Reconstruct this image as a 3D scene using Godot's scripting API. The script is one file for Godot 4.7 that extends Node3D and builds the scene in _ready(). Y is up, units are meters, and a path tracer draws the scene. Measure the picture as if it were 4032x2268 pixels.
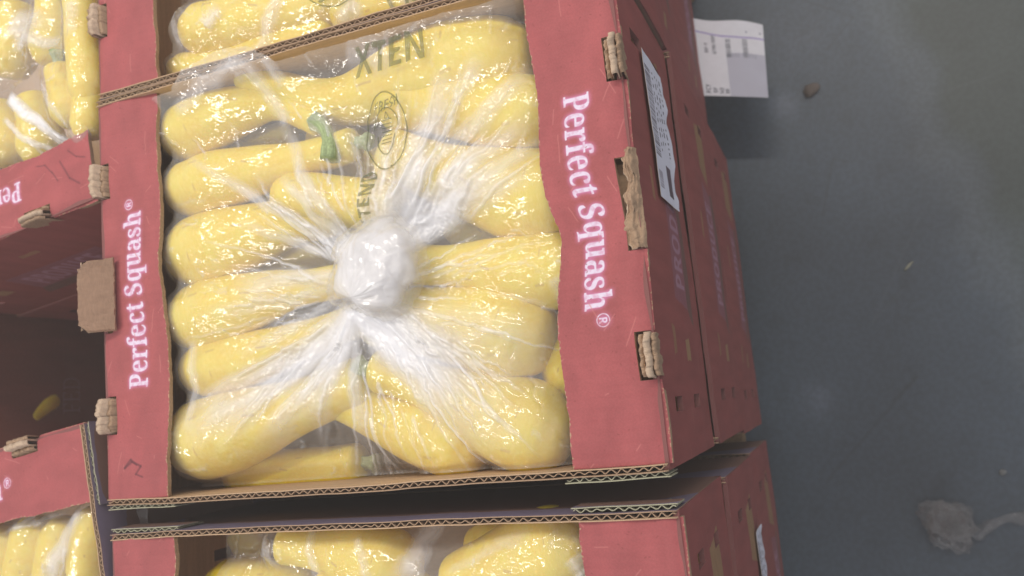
extends Node3D
# A close view down onto open produce cartons of yellow squash, stacked on a pallet over a concrete floor.

var taken := {}
var squashes := {}      # carton key -> Array of [PackedVector3Array, PackedFloat32Array]
var strands := {}       # carton key -> Array of [from, to, width, width, alpha, alpha]
var M := {}
const TOP := 0.70
const CARTON_H := 0.19
const BASE := 0.13


func _ready():
	setting_and_light()
	materials()
	build_floor()
	build_pallet()
	build_cartons()
	build_squash()
	build_bags()
	build_small_things()


func setting_and_light():
	var cam := Camera3D.new()
	cam.name = "camera"
	cam.fov = 38.07
	cam.near = 0.02
	cam.far = 60.0
	cam.transform = Transform3D(Basis(Vector3(0.92541, -0.36667, 0.09576), Vector3(0.13962, 0.09497, -0.98564), Vector3(0.35231, 0.92549, 0.13908)).orthonormalized(), Vector3(0.3365, 1.2206, 0.1207))
	var at := CameraAttributesPhysical.new()
	at.frustum_focal_length = 34.8
	at.frustum_near = 0.02
	at.frustum_far = 60.0
	at.frustum_focus_distance = 0.57
	at.exposure_aperture = 9.0
	cam.attributes = at
	add_child(cam)
	cam.current = true
	var we := WorldEnvironment.new()
	we.name = "environment"
	var e := Environment.new()
	e.background_mode = Environment.BG_COLOR
	e.background_color = Color(0.66, 0.67, 0.70)
	e.background_energy_multiplier = 1.0
	e.tonemap_mode = Environment.TONE_MAPPER_LINEAR
	e.tonemap_exposure = 1.34
	e.fog_enabled = true
	e.fog_density = 0.10
	e.fog_light_color = Color(1.0, 0.97, 0.94)
	e.sdfgi_enabled = true
	e.ssao_enabled = true
	e.ssil_enabled = true
	we.environment = e
	add_child(we)
	# long shop lamps overhead, out of the frame
	lamp(Vector3(-0.75, 2.75, -1.05), 0.25, 2.1, "white strip lamp overhead, beyond the upper carton")
	lamp(Vector3(0.75, 2.75, -1.35), -0.15, 2.0, "white strip lamp overhead, farthest from the lower carton")
	lamp(Vector3(-1.1, 2.75, 0.75), 0.1, 1.7, "white strip lamp overhead, beyond the left cartons")


func lamp(p: Vector3, turn: float, energy: float, label: String):
	var o := Node3D.new()
	o.name = numbered("strip_lamp")
	o.position = p
	o.rotation.y = turn
	add_child(o)
	o.set_meta("label", label)
	o.set_meta("category", "lamp")
	o.set_meta("group", "strip lamps overhead")
	var m := StandardMaterial3D.new()
	m.albedo_color = Color(0.9, 0.9, 0.9)
	m.emission_enabled = true
	m.emission = Color(1.0, 0.98, 0.95)
	m.emission_energy_multiplier = 2.0
	var g := BoxMesh.new()
	g.size = Vector3(1.3, 0.02, 0.11)
	var tube := MeshInstance3D.new()
	tube.name = "lamp_tube"
	tube.mesh = g
	tube.material_override = m
	o.add_child(tube)
	var hs := StandardMaterial3D.new()
	hs.albedo_color = Color(0.8, 0.8, 0.8)
	var b := BoxMesh.new()
	b.size = Vector3(1.4, 0.06, 0.16)
	var house := MeshInstance3D.new()
	house.name = "lamp_housing"
	house.mesh = b
	house.material_override = hs
	house.position.y = 0.041
	o.add_child(house)
	var l := AreaLight3D.new()
	l.name = "lamp_light"
	l.area_size = Vector2(1.3, 0.11)
	l.area_normalize_energy = true
	l.light_energy = energy
	l.light_color = Color(1.0, 0.97, 0.93)
	l.shadow_enabled = true
	l.area_range = 12.0
	l.rotation.x = -PI / 2
	l.position.y = -0.014
	o.add_child(l)


# ---------------------------------------------------------------- helpers
func numbered(called: String) -> String:
	if not taken.has(called):
		taken[called] = 0
		return called
	taken[called] += 1
	return "%s_%03d" % [called, taken[called]]


func thing(called: String, label: String, category: String, group := "", at := Vector3.ZERO) -> Node3D:
	var o := Node3D.new()
	o.name = numbered(called)
	o.position = at
	add_child(o)
	o.set_meta("label", label)
	o.set_meta("category", category)
	if group != "":
		o.set_meta("group", group)
	return o


func part(called: String, mesh: Mesh, mat, parent: Node) -> MeshInstance3D:
	var o := MeshInstance3D.new()
	o.name = called
	o.mesh = mesh
	if mat is Array:
		for i in mesh.get_surface_count():
			o.set_surface_override_material(i, mat[i])
	elif mat != null:
		o.material_override = mat
	parent.add_child(o, true)
	return o


func lin(r: float, g: float, b: float) -> Color:
	return Color(r, g, b).linear_to_srgb()


func steps(a: float, b: float, n: int, extra := []) -> Array:
	var out := []
	for i in n + 1:
		out.append(lerpf(a, b, float(i) / n))
	for e in extra:
		out.append(e)
	out.sort()
	var clean := [out[0]]
	for v in out:
		if v - clean[-1] > 1e-5:
			clean.append(v)
	return clean


# A board with thickness from a grid; front faces where u runs right and v runs down. Surfaces: front, back, edges.
func sheet(us: Array, vs: Array, pos: Callable, thick: float, skip = null, uvf = null) -> ArrayMesh:
	var nu := us.size()
	var nv := vs.size()
	var fr := SurfaceTool.new()
	var bk := SurfaceTool.new()
	var ed := SurfaceTool.new()
	for s in [fr, bk, ed]:
		s.begin(Mesh.PRIMITIVE_TRIANGLES)
	var P := []
	var Q := []
	for j in nv:
		for i in nu:
			var p: Vector3 = pos.call(us[i], vs[j])
			var du: float = 0.001 if i < nu - 1 else -0.001
			var dv: float = 0.001 if j < nv - 1 else -0.001
			var a: Vector3 = (pos.call(us[i] + du, vs[j]) - p) / du
			var b: Vector3 = (pos.call(us[i], vs[j] + dv) - p) / dv
			var n := b.cross(a).normalized()
			P.append(p)
			Q.append(p - n * thick)
			var uv: Vector2 = uvf.call(us[i], vs[j]) if uvf != null else Vector2(us[i], vs[j])
			fr.set_uv(uv)
			fr.set_normal(n)
			fr.add_vertex(p)
			bk.set_uv(uv)
			bk.set_normal(-n)
			bk.add_vertex(p - n * thick)
	var hole := []
	for j in nv - 1:
		for i in nu - 1:
			hole.append(skip != null and skip.call((us[i] + us[i + 1]) / 2, (vs[j] + vs[j + 1]) / 2))
	var open := func(i, j): return i < 0 or j < 0 or i >= nu - 1 or j >= nv - 1 or hole[j * (nu - 1) + i]
	for j in nv - 1:
		for i in nu - 1:
			if hole[j * (nu - 1) + i]:
				continue
			var a := j * nu + i
			var b := a + 1
			var c := a + nu + 1
			var d := a + nu
			for k in [a, b, c, a, c, d]:
				fr.add_index(k)
			for k in [a, c, b, a, d, c]:
				bk.add_index(k)
			for e in [[0, -1, a, b], [1, 0, b, c], [0, 1, c, d], [-1, 0, d, a]]:
				if open.call(i + e[0], j + e[1]):
					quad(ed, P[e[3]], P[e[2]], Q[e[2]], Q[e[3]])
	var mesh := fr.commit()
	if thick > 0.0:
		bk.commit(mesh)
		ed.generate_normals()
		ed.commit(mesh)
	return mesh


func quad(st: SurfaceTool, a: Vector3, b: Vector3, c: Vector3, d: Vector3, s := 10.0):
	var pts := [a, b, c, a, c, d]
	var uu := (b - a).length() * s
	var vv := (d - a).length() * s
	var uvs := [Vector2(0, 0), Vector2(uu, 0), Vector2(uu, vv), Vector2(0, 0), Vector2(uu, vv), Vector2(0, vv)]
	for k in 6:
		st.set_uv(uvs[k])
		st.add_vertex(pts[k])


# A rounded-over box for boards, blocks and pallet timber.
func block(size: Vector3, cut := 0.002) -> ArrayMesh:
	var st := SurfaceTool.new()
	st.begin(Mesh.PRIMITIVE_TRIANGLES)
	var h := size / 2
	var c := minf(cut, minf(h.x, minf(h.y, h.z)) * 0.6)
	var ring := func(y: float, inset: float) -> Array:
		var x := h.x - inset
		var z := h.z - inset
		return [Vector3(-x + c, y, -z), Vector3(x - c, y, -z), Vector3(x, y, -z + c), Vector3(x, y, z - c), Vector3(x - c, y, z), Vector3(-x + c, y, z), Vector3(-x, y, z - c), Vector3(-x, y, -z + c)]
	var rs := [ring.call(-h.y, c), ring.call(-h.y + c, 0.0), ring.call(h.y - c, 0.0), ring.call(h.y, c)]
	for k in 3:
		for i in 8:
			var n := (i + 1) % 8
			quad(st, rs[k + 1][n], rs[k + 1][i], rs[k][i], rs[k][n])
	for i in range(1, 7):
		for v in [rs[3][0], rs[3][i], rs[3][i + 1]]:
			st.set_uv(Vector2(v.x, v.z) * 10.0)
			st.add_vertex(v)
		for v in [rs[0][0], rs[0][i + 1], rs[0][i]]:
			st.set_uv(Vector2(v.x, v.z) * 10.0)
			st.add_vertex(v)
	st.generate_normals()
	return st.commit()


# ---------------------------------------------------------------- lettering
func text_triangles(text: String, face: String, weight: int) -> Array:
	var f := SystemFont.new()
	f.font_names = PackedStringArray([face])
	f.font_weight = weight
	var tm := TextMesh.new()
	tm.text = text
	tm.font = f
	tm.font_size = 48
	tm.pixel_size = 0.01
	tm.depth = 0.02
	tm.curve_step = 1.0
	var arr := tm.get_mesh_arrays()
	var v: PackedVector3Array = arr[Mesh.ARRAY_VERTEX]
	var idx: PackedInt32Array = arr[Mesh.ARRAY_INDEX] if arr[Mesh.ARRAY_INDEX] != null else PackedInt32Array(range(v.size()))
	var lo := Vector2(1e9, 1e9)
	var hi := Vector2(-1e9, -1e9)
	var tris := []
	for k in range(0, idx.size(), 3):
		var a := v[idx[k]]
		var b := v[idx[k + 1]]
		var c := v[idx[k + 2]]
		if a.z < 0.0099 or b.z < 0.0099 or c.z < 0.0099:
			continue
		var t := [Vector2(a.x, a.y), Vector2(b.x, b.y), Vector2(c.x, c.y)]
		tris.append(t)
		for p in t:
			lo = lo.min(p)
			hi = hi.max(p)
	for t in tris:
		for k in 3:
			t[k] = (t[k] - lo) / (hi - lo)
	return tris


# Coverage of lettering set into a box: at(0..1, 0..1 upward) -> pixel. Returned as a float array of w*h.
func text_mask(w: int, h: int, tris: Array, place: Callable) -> PackedFloat32Array:
	var out := PackedFloat32Array()
	out.resize(w * h)
	for t in tris:
		var a: Vector2 = place.call(t[0])
		var b: Vector2 = place.call(t[1])
		var c: Vector2 = place.call(t[2])
		var area := (b - a).cross(c - a)
		if absf(area) < 1e-6:
			continue
		var x0 := maxi(0, int(floor(minf(a.x, minf(b.x, c.x)))))
		var x1 := mini(w - 1, int(ceil(maxf(a.x, maxf(b.x, c.x)))))
		var y0 := maxi(0, int(floor(minf(a.y, minf(b.y, c.y)))))
		var y1 := mini(h - 1, int(ceil(maxf(a.y, maxf(b.y, c.y)))))
		for y in range(y0, y1 + 1):
			for x in range(x0, x1 + 1):
				var n := 0
				for s in 4:
					var p := Vector2(x + 0.25 + 0.5 * (s % 2), y + 0.25 + 0.5 * (s >> 1))
					var e0 := (b - a).cross(p - a) / area
					var e1 := (c - b).cross(p - b) / area
					var e2 := (a - c).cross(p - c) / area
					if e0 >= 0.0 and e1 >= 0.0 and e2 >= 0.0:
						n += 1
				if n > 0:
					out[y * w + x] = minf(1.0, out[y * w + x] + n * 0.25)
	return out


func blurred(m: PackedFloat32Array, w: int, h: int, r: int) -> PackedFloat32Array:
	var cur := m
	for pass_ in 2:
		for along_x in [true, false]:
			var nx := PackedFloat32Array()
			nx.resize(w * h)
			var n_lines := h if along_x else w
			var n_at := w if along_x else h
			for l in n_lines:
				var sum := 0.0
				for k in range(-r, n_at):
					var add := k + r
					if add < n_at:
						sum += cur[l * w + add] if along_x else cur[add * w + l]
					var sub := k - r - 1
					if sub >= 0:
						sum -= cur[l * w + sub] if along_x else cur[sub * w + l]
					if k >= 0:
						if along_x:
							nx[l * w + k] = sum / (2 * r + 1)
						else:
							nx[k * w + l] = sum / (2 * r + 1)
			cur = nx
	return cur


func stamp(img: Image, m: PackedFloat32Array, col: Color, gain := 1.0):
	var w := img.get_width()
	for y in img.get_height():
		for x in w:
			var a := minf(1.0, m[y * w + x] * gain) * col.a
			if a > 0.003:
				img.set_pixel(x, y, img.get_pixel(x, y).lerp(Color(col.r, col.g, col.b), a))


func stroke(img: Image, pts: Array, width: float, col: Color):
	for k in pts.size() - 1:
		var a: Vector2 = pts[k]
		var b: Vector2 = pts[k + 1]
		var lo := a.min(b) - Vector2(width, width) * 1.5
		var hi := a.max(b) + Vector2(width, width) * 1.5
		for y in range(maxi(0, int(lo.y)), mini(img.get_height(), int(hi.y) + 1)):
			for x in range(maxi(0, int(lo.x)), mini(img.get_width(), int(hi.x) + 1)):
				var d := Vector2(x, y).distance_to(Geometry2D.get_closest_point_to_segment(Vector2(x, y), a, b))
				var s := clampf(1.0 - (d - width * 0.4) / (width * 0.6), 0.0, 1.0) * col.a
				if s > 0.0:
					img.set_pixel(x, y, img.get_pixel(x, y).lerp(Color(col.r, col.g, col.b), s))


var table := PackedFloat32Array()
var warp_u: FastNoiseLite
var warp_v: FastNoiseLite


# Crumpled film: random heights on a warped lattice, joined by flat triangles with sharp creases. -1..1
func facet(u: float, v: float, salt: int) -> float:
	if table.is_empty():
		var rng := RandomNumberGenerator.new()
		rng.seed = 4242
		table.resize(4096)
		for k in 4096:
			table[k] = rng.randf_range(-1.0, 1.0)
		warp_u = noise(0.45, 901, FastNoiseLite.TYPE_SIMPLEX, 1)
		warp_v = noise(0.45, 902, FastNoiseLite.TYPE_SIMPLEX, 1)
	u += 0.75 * warp_u.get_noise_2d(u, v + salt)
	v += 0.75 * warp_v.get_noise_2d(u, v + salt)
	var iu := int(floor(u))
	var iv := int(floor(v))
	var fu := u - iu
	var fv := v - iv
	var a := table[(iu * 73856 + iv * 19349 + salt * 83492) & 4095]
	var b := table[((iu + 1) * 73856 + iv * 19349 + salt * 83492) & 4095]
	var c := table[(iu * 73856 + (iv + 1) * 19349 + salt * 83492) & 4095]
	var d := table[((iu + 1) * 73856 + (iv + 1) * 19349 + salt * 83492) & 4095]
	if ((iu * 7 + iv * 13 + salt) & 3) < 2:
		return a + (b - a) * fu + (d - b) * fv if fu > fv else a + (d - c) * fu + (c - a) * fv
	return a + (b - a) * fu + (c - a) * fv if fu + fv < 1.0 else d + (c - d) * (1.0 - fu) + (b - d) * (1.0 - fv)


func noise(freq: float, seed_: int, kind := FastNoiseLite.TYPE_SIMPLEX_SMOOTH, octaves := 3) -> FastNoiseLite:
	var n := FastNoiseLite.new()
	n.noise_type = kind
	n.frequency = freq
	n.seed = seed_
	n.fractal_octaves = octaves
	return n


func noisy_image(w: int, h: int, base: Color, amount: float, seed_: int, fx := 0.01, fy := 0.01) -> Image:
	var img := Image.create(w, h, false, Image.FORMAT_RGB8)
	var a := noise(1.0, seed_)
	var b := noise(1.0, seed_ + 7, FastNoiseLite.TYPE_SIMPLEX, 2)
	for y in h:
		for x in w:
			var v := 1.0 + amount * (a.get_noise_2d(x * fx, y * fy) + 0.5 * b.get_noise_2d(x * 0.15, y * 0.15))
			img.set_pixel(x, y, Color(base.r * v, base.g * v, base.b * v))
	return img


func tex(img: Image) -> ImageTexture:
	img.generate_mipmaps()
	return ImageTexture.create_from_image(img)


func plain(col: Color, rough := 0.8, spec := 0.3) -> StandardMaterial3D:
	var m := StandardMaterial3D.new()
	m.albedo_color = col
	m.roughness = rough
	m.metallic_specular = spec
	return m


func textured(img: Image, rough := 0.75, spec := 0.3) -> StandardMaterial3D:
	var m := plain(Color.WHITE, rough, spec)
	m.albedo_texture = tex(img)
	return m


func materials():
	var red := Color(0.655, 0.345, 0.352)
	# flange print, three copies that differ by pen marks and scuffs
	var tris := text_triangles("Perfect Squash", "Droid Serif", 700)
	var reg := text_triangles("®", "Droid Sans", 400)
	for kind in 4:
		var w := 1024
		var h := 192
		var img := noisy_image(w, h, red, 0.07, 11 + kind, 0.006, 0.012)
		var off: float = [0.0, 4.0, -3.0, 2.0][kind]
		var mask := text_mask(w, h, tris, func(p): return Vector2(272 + off + p.x * 438, 152 - p.y * 76))
		var ring := text_mask(w, h, reg, func(p): return Vector2(718 + off + p.x * 27, 110 - p.y * 27))
		for k in mask.size():
			mask[k] = minf(1.0, mask[k] + ring[k])
		stamp(img, blurred(mask, w, h, 5), Color(0.80, 0.50, 0.66, 0.85), 2.2)
		var rub := noise(0.05, 60 + kind, FastNoiseLite.TYPE_SIMPLEX, 3)
		for k in mask.size():
			if mask[k] > 0.0:
				mask[k] *= clampf(0.93 + 0.45 * rub.get_noise_2d(k % w, k / w), 0.55, 1.0)
		stamp(img, mask, Color(0.90, 0.85, 0.92))
		# paper fibres worn through along the two long edges and along a few creases
		var wear := noise(0.03, 40 + kind, FastNoiseLite.TYPE_SIMPLEX, 3)
		for x in w:
			for y in 4:
				if wear.get_noise_2d(x * 3.0, y * 4.0) > 0.10 + y * 0.10:
					img.set_pixel(x, h - 1 - y, Color(0.72, 0.60, 0.48))
				if wear.get_noise_2d(x * 3.0 + 900, y * 4.0) > 0.18 + y * 0.12:
					img.set_pixel(x, y, Color(0.72, 0.60, 0.48))
		var rng := RandomNumberGenerator.new()
		rng.seed = 77 + kind
		for k in 22:
			var p := Vector2(rng.randf() * w, rng.randf() * h)
			stroke(img, [p, p + Vector2(rng.randf_range(-60, 60), rng.randf_range(-30, 30))], 1.6, Color(0.80, 0.52, 0.50, 0.5))
		for k in 90:
			var p := Vector2(rng.randf() * w, rng.randf() * h)
			stroke(img, [p, p + Vector2(rng.randf_range(-3, 3), rng.randf_range(-3, 3))], 1.4, Color(0.5, 0.25, 0.25, 0.5))
		var pen := Color(0.36, 0.20, 0.23, 0.55)
		if kind == 1:   # curled pen mark beside the first letter
			stroke(img, [Vector2(70, 95), Vector2(88, 112), Vector2(100, 84), Vector2(86, 62), Vector2(105, 80), Vector2(92, 98)], 4.0, pen)
			stroke(img, [Vector2(62, 118), Vector2(70, 95)], 3.0, pen)
		if kind == 2:   # long pen strokes near the end
			pen.a = 0.45
			stroke(img, [Vector2(60, 60), Vector2(92, 84), Vector2(120, 140)], 4.0, pen)
			stroke(img, [Vector2(132, 90), Vector2(150, 120), Vector2(175, 150), Vector2(205, 160)], 3.0, pen)
			stroke(img, [Vector2(30, 120), Vector2(60, 132), Vector2(90, 160)], 3.0, pen)
		var rel := Image.create(512, 96, false, Image.FORMAT_L8)
		var dent := noise(0.012, 70 + kind, FastNoiseLite.TYPE_SIMPLEX, 3)
		for y in 96:
			for x in 512:
				var g := 0.5 + 0.10 * sin(x / 512.0 * 0.34 / 0.0072 * TAU) + 0.30 * dent.get_noise_2d(x, y * 2.0)
				rel.set_pixel(x, y, Color(g, g, g))
		var fm := textured(img, 0.62, 0.35)
		fm.heightmap_enabled = true
		fm.heightmap_texture = tex(rel)
		fm.heightmap_scale = 0.07
		M["flange%d" % kind] = fm
	# side wall print: red field, bare kraft shapes, a purple band with pale lettering over a dark band
	var sw := 1024
	var sh := 576
	var side := noisy_image(sw, sh, Color(0.57, 0.318, 0.305), 0.07, 5, 0.02, 0.004)
	var at := func(z, y): return Vector2((0.168 - z) / 0.336 * sw, (1.0 - y / 0.187) * sh)
	side_poly(side, [at.call(0.062, 0.050), at.call(0.055, 0.105), at.call(-0.070, 0.105), at.call(-0.062, 0.050)], Color(0.56, 0.36, 0.39))
	side_poly(side, [at.call(0.075, 0.036), at.call(0.062, 0.056), at.call(-0.066, 0.056), at.call(-0.07, 0.036)], Color(0.47, 0.345, 0.32))
	side_poly(side, [at.call(-0.075, 0.055), at.call(-0.085, 0.100), at.call(-0.128, 0.100), at.call(-0.138, 0.055)], Color(0.60, 0.47, 0.35))
	side_poly(side, [at.call(0.100, 0.07), at.call(0.100, 0.085), at.call(0.085, 0.085), at.call(0.083, 0.07)], Color(0.62, 0.49, 0.37))
	side_poly(side, [at.call(-0.01, 0.135), at.call(-0.012, 0.142), at.call(-0.035, 0.142), at.call(-0.034, 0.135)], Color(0.60, 0.44, 0.34))
	side_poly(side, [at.call(0.095, 0.12), at.call(0.097, 0.13), at.call(0.075, 0.13), at.call(0.077, 0.12)], Color(0.58, 0.42, 0.33))
	var sp := text_triangles("PRODUCE", "Droid Sans", 700)
	var sm := text_mask(sw, sh, sp, func(p): return at.call(0.046 - p.x * 0.098, 0.060 + p.y * 0.034 + p.x * 0.004))
	stamp(side, blurred(sm, sw, sh, 4), Color(0.60, 0.40, 0.46, 0.7), 1.6)
	stamp(side, blurred(sm, sw, sh, 1), Color(0.70, 0.57, 0.63, 0.6))
	for k in 26:
		var rng2 := RandomNumberGenerator.new()
		rng2.seed = 500 + k
		var p: Vector2 = at.call(rng2.randf_range(-0.16, 0.16), rng2.randf_range(0.02, 0.18))
		stroke(side, [p, p + Vector2(rng2.randf_range(-60, 60), rng2.randf_range(-6, 6))], rng2.randf_range(1.5, 4.0), Color(0.66, 0.46, 0.40, 0.35))
	M.side = textured(side, 0.7)
	M.side_plain = textured(noisy_image(512, 288, Color(0.56, 0.32, 0.27), 0.09, 6, 0.02, 0.004), 0.7)
	M.worn = plain(Color(0.52, 0.345, 0.335), 0.85)
	# end wall print
	var ew := noisy_image(512, 192, Color(0.62, 0.345, 0.355), 0.06, 9, 0.01, 0.01)
	for y in 192:
		for x in 512:
			var band := 26.0 + 60.0 * pow(absf(x - 256.0) / 256.0, 6.0)
			var c := Color(0.50, 0.48, 0.56) if y < band else Color(0.52, 0.42, 0.37)
			ew.set_pixel(x, y, ew.get_pixel(x, y).lerp(c, 0.9))
	M.end = textured(ew, 0.7)
	# bare board
	var kr := noisy_image(512, 512, Color(0.76, 0.645, 0.525), 0.06, 21, 0.01, 0.06)
	M.kraft = textured(kr, 0.85, 0.25)
	var ke := noisy_image(256, 256, Color(0.66, 0.555, 0.46), 0.12, 23, 0.05, 0.4)
	M.edge = textured(ke, 0.9, 0.2)
	M.pale = textured(noisy_image(256, 256, Color(0.77, 0.68, 0.59), 0.10, 29, 0.02, 0.3), 0.9, 0.2)
	M.green = textured(noisy_image(128, 128, Color(0.66, 0.65, 0.555), 0.10, 31, 0.05, 0.05), 0.9, 0.2)
	M.brown = textured(noisy_image(256, 256, Color(0.585, 0.475, 0.40), 0.08, 25, 0.02, 0.06), 0.9, 0.2)
	M.flute = plain(Color(0.63, 0.55, 0.47), 0.9, 0.2)
	# squash skin
	var sk := Image.create(512, 256, false, Image.FORMAT_RGB8)
	var n1 := noise(0.012, 3)
	var n2 := noise(0.09, 4, FastNoiseLite.TYPE_SIMPLEX, 2)
	for y in 256:
		for x in 512:
			var a := n1.get_noise_2d(x, y * 2.0)
			var b := n2.get_noise_2d(x, y)
			var c := Color(0.945, 0.865, 0.27).lerp(Color(0.94, 0.82, 0.165), clampf(0.5 + a, 0, 1))
			c = c.lerp(Color(0.97, 0.89, 0.44), clampf(b * 1.6 - 0.35, 0, 0.5))
			if x < 10:
				c = c.lerp(Color(0.62, 0.52, 0.25), 0.7 * (1.0 - x / 10.0))
			elif x < 70:
				c = c.lerp(Color(0.96, 0.80, 0.16), 0.6 * (1.0 - (x - 10) / 60.0))
			if x > 470:
				c = c.lerp(Color(0.80, 0.76, 0.36), (x - 470) / 42.0 * 0.7)
			sk.set_pixel(x, y, c)
	var sr := RandomNumberGenerator.new()
	sr.seed = 19
	for k in 26:
		var p := Vector2(sr.randf_range(30, 470), sr.randf_range(0, 255))
		stroke(sk, [p, p + Vector2(sr.randf_range(-26, 26), sr.randf_range(-7, 7))], sr.randf_range(1.2, 2.6), Color(0.72, 0.56, 0.26, sr.randf_range(0.15, 0.5)))
	var skin := textured(sk, 0.42, 0.42)
	skin.subsurf_scatter_enabled = true
	skin.subsurf_scatter_strength = 0.12
	M.skin = skin
	M.stem = textured(noisy_image(128, 128, Color(0.62, 0.68, 0.50), 0.18, 33, 0.02, 0.2), 0.7)
	# clear film and its gathered, cloudy folds
	var film := StandardMaterial3D.new()
	film.transparency = BaseMaterial3D.TRANSPARENCY_ALPHA
	film.albedo_color = Color(0.96, 0.94, 0.91, 0.19)
	film.roughness = 0.10
	film.metallic_specular = 0.62
	film.cull_mode = BaseMaterial3D.CULL_DISABLED
	M.film = film
	var fold := StandardMaterial3D.new()
	fold.transparency = BaseMaterial3D.TRANSPARENCY_ALPHA
	fold.albedo_color = Color(0.97, 0.97, 0.985)
	fold.vertex_color_use_as_albedo = true
	fold.roughness = 0.28
	fold.metallic_specular = 0.6
	fold.cull_mode = BaseMaterial3D.CULL_DISABLED
	M.fold = fold
	var ink := StandardMaterial3D.new()
	ink.transparency = BaseMaterial3D.TRANSPARENCY_ALPHA
	ink.albedo_color = Color(0.33, 0.365, 0.20, 0.58)
	ink.roughness = 0.5
	ink.cull_mode = BaseMaterial3D.CULL_DISABLED
	M.ink = ink


func side_poly(img: Image, pts: Array, col: Color):
	var poly := PackedVector2Array(pts)
	var lo: Vector2 = pts[0]
	var hi: Vector2 = pts[0]
	for p in pts:
		lo = lo.min(p)
		hi = hi.max(p)
	var wob := noise(0.05, 8)
	for y in range(maxi(0, int(lo.y)), mini(img.get_height(), int(hi.y) + 1)):
		for x in range(maxi(0, int(lo.x)), mini(img.get_width(), int(hi.x) + 1)):
			var q := Vector2(x + 5.0 * wob.get_noise_2d(x, y), y + 4.0 * wob.get_noise_2d(y, x))
			if Geometry2D.is_point_in_polygon(q, poly):
				var k := 1.0 + 0.10 * wob.get_noise_2d(x * 0.3, y * 2.0)
				img.set_pixel(x, y, Color(col.r * k, col.g * k, col.b * k))


# ---------------------------------------------------------------- floor and pallet
func build_floor():
	var n := 1024
	var img := Image.create(n, n, false, Image.FORMAT_RGB8)
	var a := noise(0.004, 61, FastNoiseLite.TYPE_SIMPLEX_SMOOTH, 5)
	var b := noise(0.05, 62, FastNoiseLite.TYPE_SIMPLEX, 4)
	var c := noise(0.011, 63, FastNoiseLite.TYPE_SIMPLEX_SMOOTH, 3)
	for y in n:
		for x in n:
			var px := x / float(n) * 1.6 - 0.4     # metres
			var pz := y / float(n) * 1.6 - 0.8
			var v := 1.0 + 0.20 * a.get_noise_2d(x, y) + 0.11 * b.get_noise_2d(x * 3.0, y * 3.0)
			var col := Color(0.258, 0.306, 0.350)
			# an old coating, greener and darker, ends in a ragged curve
			var edge := 0.475 + 0.24 * (pz + 0.34) + 0.03 * c.get_noise_2d(x, y) - px
			col = col.lerp(Color(0.245, 0.285, 0.278), clampf(0.5 - edge * 22.0, 0.0, 1.0))
			col = col.lerp(Color(0.36, 0.395, 0.415), 0.55 * exp(-pow((edge - 0.02) * 34.0, 2.0)))
			# worn pale spots
			for s in [[0.315, -0.265, 0.020, 0.35], [0.300, 0.150, 0.022, 0.25], [0.33, -0.36, 0.05, 0.22]]:
				var d: float = Vector2(px - s[0], pz - s[1]).length() / s[2] + 0.5 * c.get_noise_2d(x * 3.0, y * 3.0)
				col = col.lerp(Color(0.52, 0.54, 0.60), s[3] * exp(-d * d))
			var dark := c.get_noise_2d(x * 2.2 + 300, y * 2.2)
			if dark > 0.3:
				v *= 1.0 - 0.22 * (dark - 0.3)
			img.set_pixel(x, y, Color(col.r * v, col.g * v, col.b * v))
	var fr := RandomNumberGenerator.new()
	fr.seed = 660
	for k in 1500:      # grit, pores and pale scuffs
		var gx := fr.randi_range(2, n - 3)
		var gy := fr.randi_range(2, n - 3)
		var g := fr.randf_range(0.72, 1.22)
		var old := img.get_pixel(gx, gy)
		img.set_pixel(gx, gy, Color(old.r * g, old.g * g, old.b * g))
		if k % 5 == 0:
			img.set_pixel(gx + 1, gy, Color(old.r * g, old.g * g, old.b * g))
	for k in 60:
		var p := Vector2(fr.randf() * n, fr.randf() * n)
		stroke(img, [p, p + Vector2(fr.randf_range(-30, 30), fr.randf_range(-30, 30)), p + Vector2(fr.randf_range(-70, 70), fr.randf_range(-70, 70))], fr.randf_range(0.9, 1.5), Color(0.40, 0.42, 0.44, 0.22) if k % 3 else Color(0.16, 0.17, 0.18, 0.22))
	var m := textured(img, 0.42, 0.45)
	m.uv1_scale = Vector3(1, 1, 1)
	var bump := noise(0.02, 64, FastNoiseLite.TYPE_SIMPLEX, 4)
	var st := SurfaceTool.new()
	st.begin(Mesh.PRIMITIVE_TRIANGLES)
	var k := 2.4
	for q in [[-k, -k], [k, -k], [k, k], [-k, -k], [k, k], [-k, k]]:
		st.set_uv(Vector2((q[0] + 0.4) / 1.6, (q[1] + 0.8) / 1.6))
		st.set_normal(Vector3.UP)
		st.add_vertex(Vector3(q[0], 0, q[1]))
	var o := part(numbered("floor"), st.commit(), m, self)
	o.set_meta("kind", "structure")
	o.set_meta("label", "smooth grey concrete shop floor beside the stacked cartons")


func build_pallet():
	var t := thing("wooden_pallet", "wooden pallet hidden under the stacked red cartons", "pallet", "", Vector3(-0.42, 0, 0.0))
	var wood := textured(noisy_image(256, 256, Color(0.60, 0.49, 0.36), 0.25, 71, 0.01, 0.2), 0.85)
	for i in 7:
		var b := part("deck_board", block(Vector3(1.26, 0.018, 0.10), 0.003), wood, t)
		b.position = Vector3(0, 0.109, -0.50 + i * 0.167)
	for i in 3:
		var s := part("stringer", block(Vector3(0.05, 0.080, 1.10), 0.003), wood, t)
		s.position = Vector3(-0.58 + i * 0.58, 0.0595, 0)
	for i in 3:
		var b := part("base_board", block(Vector3(1.26, 0.018, 0.10), 0.003), wood, t)
		b.position = Vector3(0, 0.0098, -0.50 + i * 0.50)


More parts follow.
